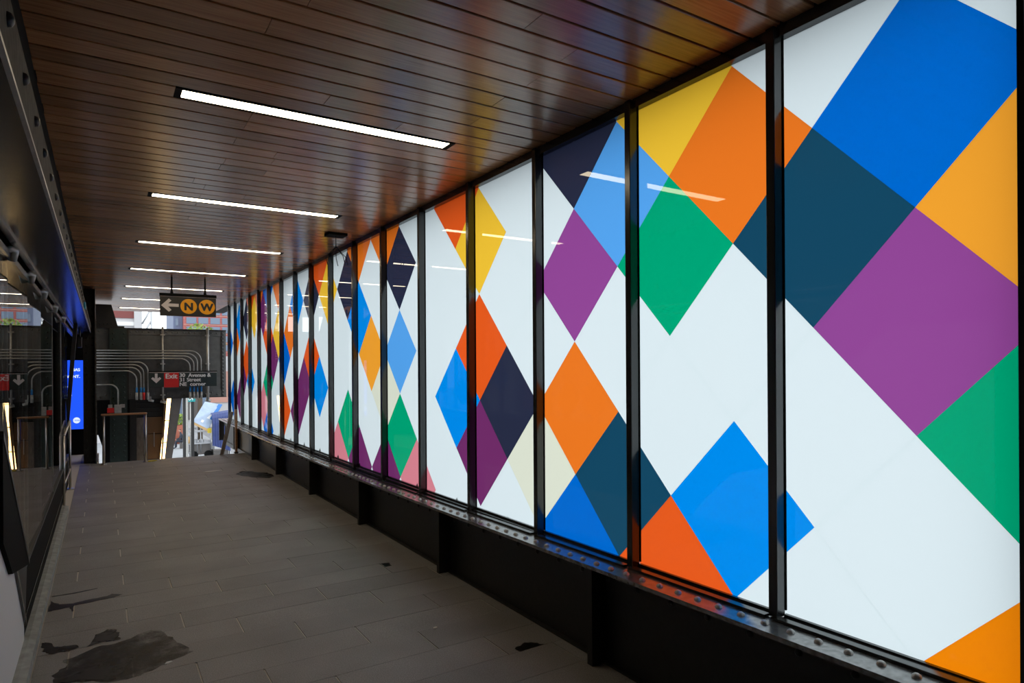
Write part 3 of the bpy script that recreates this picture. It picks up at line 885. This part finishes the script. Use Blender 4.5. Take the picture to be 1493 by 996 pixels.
# small fittings right of the lower bundle
ft = empty('valve_fitting', (1.0, G - 0.12, 1.0), 'small pale valve fitting left of the stair post', 'fitting')
MB().tube([(0.93, G - 0.12, 1.06), (1.04, G - 0.12, 1.03)], 0.028, 8).build('body', M['galv'], ft)
MB().tube([(0.97, G - 0.12, 1.05), (0.97, G - 0.12, 1.14)], 0.02, 8).build('stem', M['galv'], ft)
MB().box((0.955, G - 0.10, 1.04), (0.99, G + 0.0, 1.08)).build('bracket', M['galv'], ft)

# exit sign on the girder
s2 = empty('exit_sign', (1.67, G - 0.2, 1.36), 'dark exit sign with down arrow and red Exit square', 'sign')
ye = G - 0.24
MB().box((0.938, ye, 1.362), (2.407, ye + 0.035, 1.715)).build('board', M['sign_green'], s2, bevel=0.003)
MB().box((0.93, ye - 0.006, 1.712), (2.415, ye + 0.04, 1.742)).build('top_channel', M['black'], s2)
MB().box((0.938, ye - 0.007, 1.704), (2.407, ye - 0.001, 1.713)).build('stripe', M['white_dim'], s2, label='thin pale stripe')
for x in (1.12, 1.52, 2.32):
    MB().box((x, ye + 0.03, 1.72), (x + 0.03, G + 0.02, 1.735)).build('bracket', M['black'], s2)
arrow = [(1.06, 1.685), (1.115, 1.685), (1.115, 1.565), (1.158, 1.600), (1.193, 1.565), (1.088, 1.455), (0.982, 1.565), (1.017, 1.600), (1.06, 1.565)]
MB().prism([(x, ye - 0.006, z) for x, z in arrow], (0, 0.005, 0)).build('arrow', M['white_dim'], s2, label='pale down arrow')
MB().box((1.252, ye - 0.006, 1.352), (1.565, ye, 1.703)).build('red_square', M['red'], s2, label='red square')
text('lettering', 'Exit', 0.165, 1.405, ye - 0.009, 1.565, M['white'], s2, 'CENTER', 0.005, 'white word Exit')
for z, t in ((1.597, '30  Avenue &'), (1.487, '31 Street'), (1.380, 'NE  corner')):
    text('lettering', t, 0.125, 1.578, ye - 0.006, z, M['white'], s2, 'LEFT', 0.0045, 'white line %s' % t.replace('  ', ' '))

# stair enclosure under the girder
MB().prism([(x, 18.02, z) for x, z in [(-0.5, 1.09), (0.56, 1.09), (0.56, -3.9), (0.02, -3.9), (0.02, -0.10), (-0.08, 0.25), (-0.5, 0.25)]], (0, 0.04, 0)).build('wall_stair', M['black'], label='black panel wall behind the small handrail', cat='wall', kind='structure')
en = empty('stair_enclosure', (0.9, 18.0, -3.9), 'brown panelled stair enclosure left of the lit post', 'enclosure')
MB().box((0.56, 18.0, -3.9), (0.70, 18.05, 1.09)).build('dark_post', M['steel'], en)
for (a, b) in ((-3.9, -0.42), (-0.40, 0.20), (0.22, 0.62)):
    MB().box((0.93, 18.0, a), (1.25, 18.04, b)).build('brown_panel', M['brown_panel'], en)
MB().box((0.70, 18.05, -3.9), (1.36, 18.07, 1.09)).build('backing', M['black'], en)
MB().box((0.70, 18.02, -3.9), (0.93, 18.04, 0.62)).build('grey_panel', M['board'], en)
for q in range(4):
    MB().box((0.70, 17.98, 0.64 + q * 0.112), (1.35, 18.03, 0.64 + q * 0.112 + 0.10)).build('louvre', M['steel'], en)
MB().tube([(0.86, 17.96, -0.30), (0.90, 17.94, -0.2), (0.90, 17.94, 0.0)], 0.022, 6).build('hook', M['black'], en)
MB().box((1.06, 17.96, -0.1), (1.075, 17.99, 0.25)).build('pull_bar', M['silver'], en)

# slanted post with lit strip
lpst = empty('lit_stair_post', (1.3, 17.9, -3.0), 'slanted grey metal post with a glowing warm light strip', 'light post')
def slant(x, z): return x + (z - 1.13) * 0.1
def slab(x0, x1, y0, y1, z0, z1):
    return [(slant(x0, z0), y0, z0), (slant(x1, z0), y0, z0), (slant(x1, z0), y1, z0), (slant(x0, z0), y1, z0),
            (slant(x0, z1), y0, z1), (slant(x1, z1), y0, z1), (slant(x1, z1), y1, z1), (slant(x0, z1), y1, z1)]
MB().hexa(slab(1.335, 1.435, 17.86, 17.95, -3.0, 1.065)).build('lamp_housing', M['steel'], lpst)
for (a, b) in ((-3.0, -0.02), (0.0, 0.52), (0.54, 1.03), (1.042, 1.07)):
    MB().hexa(slab(1.335, 1.435, 17.85, 17.862, a, b)).build('light_strip', M['strip'], lpst, label='glowing warm strip')
MB().hexa([(1.31 - 0.26, 17.80, -3.0), (1.335 - 0.29, 17.80, -3.0), (1.335 - 0.29, 17.95, -3.0), (1.31 - 0.26, 17.95, -3.0),
           (1.29, 17.80, 1.07), (1.335, 17.80, 1.07), (1.335, 17.95, 1.07), (1.29, 17.95, 1.07)]).build('left_flange', M['brown_panel'], lpst)
MB().hexa([(1.435 - 0.413, 17.84, -3.0), (1.60 - 0.56, 17.84, -3.0), (1.60 - 0.56, 17.95, -3.0), (1.435 - 0.413, 17.95, -3.0),
           (1.435, 17.84, 1.07), (1.665, 17.84, 1.07), (1.665, 17.95, 1.07), (1.435, 17.95, 1.07)]).build('metal_cladding', M['cladding'], lpst)

# small handrail at the stair edge
hr = empty('guard_rail', (0.36, 14.35, 0), 'small guard rail with wooden top rail at the stair edge', 'handrail')
for x in (0.02, 0.705):
    MB().tube([(x, 14.35, 0), (x, 14.35, 0.93)], 0.023, 10).build('post', M['silver'], hr)
    MB().tube([(x, 14.35, 0), (x, 14.35, 0.012)], 0.05, 12).build('foot_plate', M['silver'], hr)
MB().box((-0.02, 14.31, 0.92), (0.735, 14.39, 0.955)).build('top_rail', M['oak'], hr, label='brown wooden top rail', bevel=0.01)

# leaning board and end post at the right
lb = MB().hexa([(2.06, 14.55, 0.002), (2.13, 14.55, 0.002), (2.13, 14.59, 0.002), (2.06, 14.59, 0.002),
                (2.32, 14.95, 0.86), (2.39, 14.95, 0.86), (2.39, 14.99, 0.86), (2.32, 14.99, 0.86)])
lb.build('leaning_board', M['board'], label='brown board leaning against the girder at the far right', cat='board')
ep = empty('end_post', (2.40, 14.9, 0), 'thin upright brown post beside the leaning board', 'post')
MB().box((2.385, 14.75, -0.01), (2.43, 14.80, 0.92)).build('upright', M['oak'], ep)
MB().box((2.37, 14.72, -0.01), (2.445, 14.83, 0.02)).build('foot', M['steel'], ep)

# hanging wires under a small ceiling box
wb = empty('wiring_box', (2.31, 7.45, ZC - 0.03), 'small black ceiling box with loose hanging wires near the glass', 'wiring box')
MB().box((2.20, 7.36, ZC - 0.03), (2.42, 7.54, ZC + 0.004)).build('cover', M['black'], wb)
random.seed(3)
for q in range(5):
    a = q * 1.3
    bx, by = 2.31 + 0.12 * math.cos(a), 7.45 + 0.10 * math.sin(a)
    pts = [(2.31, 7.45, ZC - 0.02), (2.31, 7.45, ZC - 0.15), (2.31 + 0.4 * (bx - 2.31), 7.45 + 0.4 * (by - 7.45), ZC - 0.20), (bx, by, ZC - 0.27), (bx + 0.02, by, ZC - 0.36)]
    MB().tube(pts, 0.0045, 5).build('wire', M['black'], wb)

# ================================================================== FLOOR MARKS
def blob(name, pts, mat, label, z=0.0006, jag=0.012, group=None):
    out = []
    for i in range(len(pts)):
        a, b = pts[i], pts[(i + 1) % len(pts)]
        for t in (0, 0.25, 0.5, 0.75):
            j = jag if t else jag * 0.4
            out.append((a[0] + (b[0] - a[0]) * t + random.uniform(-j, j), a[1] + (b[1] - a[1]) * t + random.uniform(-j, j)))
    bm = bmesh.new()
    vs = [bm.verts.new((x, y, z)) for x, y in out]
    f = bm.faces.new(vs)
    bm.normal_update()
    if f.normal.z < 0: f.normal_flip()
    ret = bmesh.ops.extrude_face_region(bm, geom=[f])
    for v in [g for g in ret['geom'] if isinstance(g, bmesh.types.BMVert)]: v.co.z += 0.0008
    bmesh.ops.triangulate(bm, faces=[f for f in bm.faces if len(f.verts) > 4])
    bmesh.ops.recalc_face_normals(bm, faces=bm.faces)
    me = bpy.data.meshes.new(name); bm.to_mesh(me); bm.free()
    me.materials.append(mat)
    o = bpy.data.objects.new(name, me); COL.objects.link(o)
    tag(o, label, 'puddle', group)
    return o


A = [(-0.341, 5.245), (-0.31, 5.239), (-0.268, 5.122), (-0.206, 5.111), (-0.138, 5.066), (-0.146, 5.027), (-0.211, 4.998), (-0.297, 5.018), (-0.327, 5.088)]
B1 = [(-0.09, 5.02), (-0.053, 5.18), (0.023, 5.267), (0.076, 5.242), (0.085, 5.13), (0.10, 5.05), (0.05, 5.03), (0.0, 5.05)]
B2 = [(-0.21, 4.86), (-0.05, 4.97), (0.10, 4.99), (0.307, 5.10), (0.346, 4.999), (0.393, 4.84), (0.439, 4.703), (0.482, 4.559), (0.364, 4.497), (0.27, 4.428), (0.148, 4.372), (0.066, 4.367), (-0.103, 4.465), (-0.24, 4.53), (-0.255, 4.65), (-0.187, 4.78)]
B3 = [(-0.12, 4.62), (0.0, 4.70), (0.13, 4.72), (0.14, 4.60), (0.10, 4.50), (0.06, 4.40), (-0.10, 4.49), (-0.22, 4.53)]
Cc = [(-0.348, 5.899), (-0.342, 6.158), (-0.284, 6.036), (-0.199, 6.001), (-0.093, 6.037), (0.027, 6.045), (0.061, 6.089), (0.128, 6.023), (0.071, 5.985), (-0.049, 5.965), (-0.187, 5.944), (-0.192, 5.797), (-0.212, 5.928), (-0.308, 5.912)]
Dd = [(1.90, 11.75), (2.05, 12.05), (2.20, 11.95), (2.25, 11.75), (2.40, 11.65), (2.42, 11.25), (2.30, 11.05), (2.08, 11.30)]
blob('puddle', A, M['puddle_core'], 'small dark puddle beside the kerb, just above the big wet patch')
blob('puddle', B2, M['puddle_film'], 'large damp patch spread over several tiles near the kerb', z=0.0003)
blob('puddle', B1, M['puddle_core'], 'small dark wet spot at the top of the big damp patch', z=0.0014)
blob('puddle', B3, M['puddle_core'], 'darkest wet pool at the bottom of the big damp patch', z=0.0014)
blob('puddle', Cc, M['puddle'], 'narrow streak of water running from the kerb along a tile joint', jag=0.008)
blob('puddle', Dd, M['puddle_core'], 'dark puddle beside the girder far down the passage', jag=0.02)
blob('puddle', [(-0.343, 6.285), (-0.218, 6.284), (-0.04, 6.312), (-0.04, 6.30), (-0.196, 6.262), (-0.34, 6.268)], M['puddle'], 'thin dark water line in the joint beyond the long streak', jag=0.003)
blob('puddle', [(2.216, 3.474), (2.313, 3.517), (2.384, 3.465), (2.404, 3.425), (2.309, 3.424), (2.216, 3.422)], M['puddle'], 'small dark stain on the near tiles close to the camera, right side', jag=0.008)
blob('puddle', [(2.155, 5.654), (2.220, 5.64), (2.214, 5.546), (2.141, 5.539)], M['puddle'], 'tiny dark stain on the tiles in front of a girder stiffener', jag=0.008)
lit = [(1.62, 12.35, 0.16, 0.04, 'long white scrap of litter on the floor before the stair'), (0.336, 4.47, 0.022, 0.012, 'white crumb of litter beside the big damp patch'),
       (-0.03, 4.36, 0.016, 0.012, 'white crumb of litter on the dark pool near the kerb'), (1.93, 4.05, 0.018, 0.012, 'white crumb of litter on the near right tiles')]
for x, y, a, b, l in lit:
    MB().prism([(x - a, y - b, 0.001), (x - a * 0.2, y - b * 1.4, 0.001), (x + a, y - b * 0.3, 0.001), (x + a * 0.7, y + b, 0.001), (x - a * 0.5, y + b * 0.8, 0.001)], (0, 0, 0.004)).build('litter', M['litter'], label=l, cat='litter')
MB().prism([(0.74, 14.30, 0.001), (0.86, 14.33, 0.001), (0.90, 14.40, 0.001), (0.77, 14.38, 0.001)], (0, 0, 0.02)).build('litter', M['yellow'], label='yellow scrap at the right foot of the guard rail', cat='litter')

# ================================================================== STREET AND FAR BUILDINGS
ZS = -4.0
MB().box((-60, -60, ZS - 0.3), (160, 160, ZS - 0.02)).build('ground', M['asphalt'], label='grey street surface below the station', cat='street', kind='structure')
MB().box((-2, 16, ZS - 0.02), (7.5, 74, ZS)).build('pavement', M['pave'], label='pale concrete pavement at the foot of the stair', cat='pavement', kind='structure')

# food cart
fc = empty('food_cart', (5.2, 46.4, ZS), 'stainless steel food cart on the pavement', 'cart')
MB().box((4.75, 45.9, -3.75), (6.0, 46.9, -3.05)).build('body', M['cart_dark'], fc)
MB().box((4.40, 45.8, -3.06), (6.0, 46.9, -2.98)).build('counter', M['cart_steel'], fc)
MB().box((4.40, 45.8, -3.62), (4.8, 46.6, -3.54)).build('lower_shelf', M['cart_steel'], fc)
MB().box((4.72, 45.85, -2.30), (5.95, 46.5, -2.22)).build('upper_shelf', M['cart_steel'], fc)
for x in (4.43, 4.78, 5.35, 5.92):
    MB().tube([(x, 45.85, -3.6), (x, 45.85, -2.05 if x > 4.5 else -2.5)], 0.03, 6).build('post', M['cart_steel'], fc)
MB().tube([(4.40, 45.85, -2.5), (4.9, 45.85, -2.5)], 0.03, 6).build('handle', M['cart_steel'], fc)
for x in (4.95, 5.8):
    MB().tube([(x, 45.82, -3.75), (x, 45.94, -3.75)], 0.25, 14).build('wheel', M['black'], fc)
for q, x in enumerate((5.0, 5.3, 5.55, 5.75)):
    MB().box((x, 46.0, -2.98), (x + 0.2, 46.4, -2.75 - 0.04 * q)).build('tray', M['cart_steel'], fc)
MB().tube([(4.62, 45.9, -2.98), (4.62, 45.9, -2.55)], [0.14, 0.1], 8).build('bag', M['tan'], fc)

# tilted canopy sheet over the cart
cs = empty('cart_canopy', (5.7, 46.2, ZS), 'tilted pale blue canopy sheet printed white above the food cart', 'canopy')
q0, q1, q2, q3 = Vector((4.87, 45.6, -1.57)), Vector((5.75, 45.6, -2.10)), Vector((6.75, 46.6, -0.62)), Vector((5.70, 46.6, -0.38))
def uvp(u, v, off=0.0):
    p = q0.lerp(q1, u).lerp(q3.lerp(q2, u), v)
    return tuple(p + Vector((0, -off, off * 0.6)))
def sheet(u0, u1, v0, v1, off, t):
    a = [uvp(u0, v0, off), uvp(u1, v0, off), uvp(u1, v1, off), uvp(u0, v1, off)]
    return MB().prism(a, (0, 0.03 * t, -0.05 * t))
sheet(0, 1, 0, 1, 0, 1).build('sheet', M['sheet_white'], cs)
sheet(0.78, 1.0, 0.35, 1.0, 0.02, 0.3).build('blue_print', M['sheet_blue'], cs, label='deep blue printed corner')
sheet(0.28, 0.8, 0.34, 0.56, 0.02, 0.3).build('white_print', M['white'], cs, label='white printed patch')
sheet(0.40, 0.55, 0.12, 0.22, 0.02, 0.3).build('white_print', M['white'], cs, label='white printed patch')
MB().prism([(4.86, 45.58, -1.57), (5.75, 45.58, -2.10), (5.85, 45.58, -2.34), (4.93, 45.58, -1.78)], (0, 0.06, 0)).build('tan_edge', M['tan'], cs, label='tan bottom edge')
MB().box((5.72, 45.56, -2.36), (5.95, 45.62, -2.05)).build('yellow_plate', M['yellow'], cs)
for x, y, zt_ in ((5.15, 45.9, -1.5), (6.2, 46.4, -0.8)):
    MB().tube([(x, y, ZS), (x, y, zt_)], 0.03, 6).build('pole', M['cart_steel'], cs)

# corrugated blue awning
ba = empty('blue_awning', (6.45, 46, ZS), 'deep blue ribbed awning hanging at the right of the food cart', 'awning')
profs = []
NR = 44
for k in range(NR + 1):
    u = k / NR
    x = 5.98 + 1.05 * u
    ph = 0.035 * abs(math.sin(math.pi * u * 7))
    line = []
    for (dy, z) in ((0.0, -3.15), (0.0, -2.2), (0.02, -1.75), (0.12, -1.42), (0.35, -1.22), (0.8, -1.13)):
        zz = z - (0.42 * u if z < -3 else 0) + (0.16 * u if z > -2 else 0)
        line.append((x, 45.3 + dy - ph, zz))
    profs.append(line)
m = MB().strip(profs, closed=False)
o = m.build('canvas', M['cobalt'], ba, recalc=False)
so = o.modifiers.new('thickness', 'SOLIDIFY'); so.thickness = 0.02
for x in (6.0, 7.0):
    MB().tube([(x, 45.5, ZS), (x, 45.5, -1.4)], 0.025, 6).build('pole', M['black'], ba)
MB().box((6.05, 45.5, ZS), (6.95, 46.3, -3.5)).build('crate', M['cart_dark'], ba)

# street columns and sign
for x, y, w, l in ((4.25, 44, 0.20, 'left dark street column above the food cart'), (4.72, 44.5, 0.20, 'right dark street column above the food cart'), (3.98, 40, 0.10, 'thin pale street pole beside the lit stair post')):
    c = empty('street_column', (x, y, ZS), l, 'column')
    MB().box((x - w / 2, y - w / 2, ZS + 0.06), (x + w / 2, y + w / 2, 2.0)).build('shaft', M['steel'] if w > 0.15 else M['galv'], c)
    MB().box((x - w, y - w, ZS), (x + w, y + w, ZS + 0.06)).build('base', M['steel'], c)
ss = empty('street_sign', (4.5, 43.6, ZS), 'teal street name sign on a thin pole', 'sign')
MB().tube([(4.53, 43.65, ZS), (4.53, 43.65, 0.35)], 0.03, 6).build('pole', M['galv'], ss)
b = MB().box((4.28, 43.55, -0.22), (4.80, 43.60, 0.14)).build('plate', M['teal'], ss, label='teal plate')
t = text('lettering', 'S', 0.36, 4.42, 43.54, -0.06, M['white'], ss, 'CENTER', 0.004, 'white sideways S')
t.rotation_euler = (0, math.radians(90), 0)

# storefront strip behind the cart and the far buildings
sf = empty('storefront', (12, 70, ZS), 'pale storefront behind the food cart', 'building')
MB().box((4.6, 70, ZS), (20, 74, 3.0)).build('wall', M['pale_wall'], sf)
for x in (5.2, 6.0, 8.3):
    MB().box((x, 69.95, ZS), (x + 0.55, 70.02, -0.6)).build('window', M['window_blue'], sf)
MB().box((8.9, 69.9, -1.6), (12.5, 70.02, 1.5)).build('salmon_panel', M['salmon'], sf, label='salmon coloured wall panel')
MB().box((7.0, 69.9, -3.2), (8.2, 70.02, 0.9)).build('dark_panel', M['cart_dark'], sf)

rb = empty('brick_building', (16, 82, ZS), 'red brick building with blue-grey windows seen through the sky gap', 'building')
MB().box((7.7, 80, ZS), (34, 92, 16)).build('wall', M['brick'], rb)
for r in range(5):
    for c_ in range(9):
        x = 7.95 + 1.22 * c_; z = 3.75 + 1.02 * r
        MB().box((x, 79.93, z), (x + 1.0, 80.02, z + 0.70)).build('window', M['window_blue'], rb)
for r in range(5):
    MB().box((7.7, 79.94, 3.60 + 1.02 * r), (34, 80.02, 3.68 + 1.02 * r)).build('sill_course', M['salmon'], rb)
tw = empty('slate_building', (7.2, 84, ZS), 'narrow blue-grey building left of the red brick one', 'building')
MB().box((6.75, 81, ZS), (7.68, 90, 15)).build('wall', M['slate'], tw)
for r in range(9):
    MB().box((6.95, 80.94, 0.6 + 1.5 * r), (7.25, 81.02, 1.4 + 1.5 * r)).build('window', M['window_blue'], tw)
wb2 = empty('white_building', (0, 62, ZS), 'white and grey building with maroon upper band at the left of the sky gap', 'building')
MB().box((-8, 60, ZS), (2.45, 68, 5.85)).build('wall', M['pale_wall'], wb2)
MB().box((-8, 59.9, 5.85), (2.2, 68, 7.4)).build('maroon_band', M['maroon'], wb2)
MB().box((-8, 59.85, 5.25), (2.5, 59.98, 5.55)).build('white_band', M['white'], wb2)
MB().box((2.2, 59.7, ZS), (2.75, 60.6, 7.4)).build('corner_pier', M['pale_wall'], wb2)
for x in (0.1, 1.15): MB().box((x, 59.9, 3.6), (x + 0.7, 60.02, 5.0)).build('window', M['window_blue'], wb2)
for q in range(2):
    MB().tube([(2.75, 59.7, 4.4 + q), (3.35, 59.7, 5.6 + q)], 0.07, 6).build('brace', M['cart_steel'], wb2)
MB().tube([(3.4, 59.7, ZS), (3.4, 59.7, 7.4)], 0.07, 6).build('flag_pole', M['cart_steel'], wb2)

# street tree in front of the brick building
tr = empty('street_tree', (7.0, 58, ZS), 'yellow-green street tree crown showing above the girder', 'tree')
MB().tube([(6.7, 58, ZS), (6.75, 58, 0), (6.65, 58, 2.8)], [0.22, 0.17, 0.1], 8).build('trunk', M['bark'], tr)
random.seed(11)
lv = MB()
for q in range(1500):
    while True:
        p = Vector((random.uniform(-1, 1), random.uniform(-1, 1), random.uniform(-1, 1)))
        if 0.35 < p.length < 1: break
    c = Vector((6.7 + p.x * 2.0, 58 + p.y * 1.6, 3.75 + p.z * 1.75 * (1.0 - 0.25 * abs(p.x))))
    n = Vector((random.gauss(0, 1), random.gauss(0, 1), random.gauss(0, 1))).normalized()
    s_ = n.orthogonal().normalized(); t_ = n.cross(s_)
    a = random.uniform(0.10, 0.2)
    lv.poly([c - s_ * a, c + t_ * a * 0.5, c + s_ * a, c - t_ * a * 0.5], [(0, 1, 2, 3)])
o = lv.build('foliage', M['leaf'], tr, kind='stuff', recalc=False)

# planter with green plant
pl = empty('planter', (4.35, 56, ZS), 'terracotta planter with a green plant behind the cart', 'planter')
MB().tube([(4.95, 56, ZS), (4.95, 56, -2.55)], [0.36, 0.5], 12).build('pot', M['terracotta'], pl)
lv = MB()
for q in range(160):
    a = random.uniform(0, 6.28); r_ = random.uniform(0.0, 0.62)
    c = Vector((4.95 + r_ * math.cos(a), 56 + r_ * math.sin(a), -2.5 + random.uniform(0, 0.75)))
    n = Vector((random.gauss(0, 1), random.gauss(0, 1), random.gauss(0, 1))).normalized()
    s_ = n.orthogonal().normalized(); t_ = n.cross(s_); a = 0.16
    lv.poly([c - s_ * a, c + t_ * a * 0.5, c + s_ * a, c - t_ * a * 0.5], [(0, 1, 2, 3)])
lv.build('leaves', M['leaf'], pl, kind='stuff', recalc=False)


# person in dark clothes, sitting on a low stool by the planter
def skinned(name, verts, edges, radii, mat, parent, w):
    me = bpy.data.meshes.new(name)
    me.from_pydata([Vector(v) for v in verts], edges, [])
    o = bpy.data.objects.new(name, me); COL.objects.link(o); place(o, w, parent)
    sk = o.modifiers.new('skin', 'SKIN'); sk.use_smooth_shade = True
    for i, r_ in enumerate(radii):
        me.skin_vertices[0].data[i].radius = (r_, r_)
    me.skin_vertices[0].data[0].use_root = True
    sb = o.modifiers.new('smooth', 'SUBSURF'); sb.levels = 1; sb.render_levels = 2
    me.materials.append(mat)
    return o


PXW = Vector((4.75, 52.5, ZS))
pe = empty('person', PXW, 'person in dark clothes seated on a low stool beside the food cart', 'person')
MB().box((PXW.x - 0.0, 52.3, ZS), (PXW.x + 0.42, 52.7, -3.56)).build('stool', M['cart_dark'], None, label='low dark stool under the seated person', cat='stool')
V = [(0.18, 0, 0.56), (0.16, 0, 0.80), (0.08, 0, 1.02), (0.05, 0, 1.13), (0.02, 0, 1.20),
     (0.16, -0.10, 0.54), (-0.28, -0.12, 0.54), (-0.30, -0.12, 0.10), (-0.44, -0.13, 0.05),
     (0.16, 0.10, 0.54), (-0.24, 0.12, 0.56), (-0.22, 0.12, 0.10), (-0.36, 0.13, 0.05),
     (0.08, -0.20, 1.00), (0.02, -0.25, 0.74), (-0.22, -0.20, 0.66),
     (0.08, 0.20, 1.00), (0.02, 0.25, 0.74), (-0.22, 0.20, 0.66)]
E_ = [(0, 1), (1, 2), (2, 3), (3, 4), (0, 5), (5, 6), (6, 7), (7, 8), (0, 9), (9, 10), (10, 11), (11, 12), (2, 13), (13, 14), (14, 15), (2, 16), (16, 17), (17, 18)]
RR = [0.15, 0.15, 0.15, 0.06, 0.055, 0.10, 0.08, 0.05, 0.04, 0.10, 0.08, 0.05, 0.04, 0.07, 0.05, 0.035, 0.07, 0.05, 0.035]
skinned('body', V, E_, RR, M['cloth_dark'], pe, PXW)
skinned('head', [(0.01, 0, 1.20), (-0.01, 0, 1.29), (-0.01, 0, 1.36)], [(0, 1), (1, 2)], [0.06, 0.085, 0.08], M['skin'], pe, PXW)
skinned('hair', [(0.03, 0, 1.30), (0.015, 0, 1.39)], [(0, 1)], [0.085, 0.085], M['hair'], pe, PXW)
for sy in (-0.20, 0.20):
    for f_ in range(4):
        skinned('finger', [(-0.22, sy + 0.012 * (f_ - 1.5), 0.66), (-0.27, sy + 0.016 * (f_ - 1.5), 0.655), (-0.31 + 0.008 * abs(f_ - 1.5), sy + 0.016 * (f_ - 1.5), 0.635)], [(0, 1), (1, 2)], [0.012, 0.009, 0.008], M['skin'], pe, PXW)
    skinned('thumb', [(-0.22, sy, 0.66), (-0.25, sy - 0.03, 0.66), (-0.275, sy - 0.035, 0.65)], [(0, 1), (1, 2)], [0.013, 0.01, 0.009], M['skin'], pe, PXW)
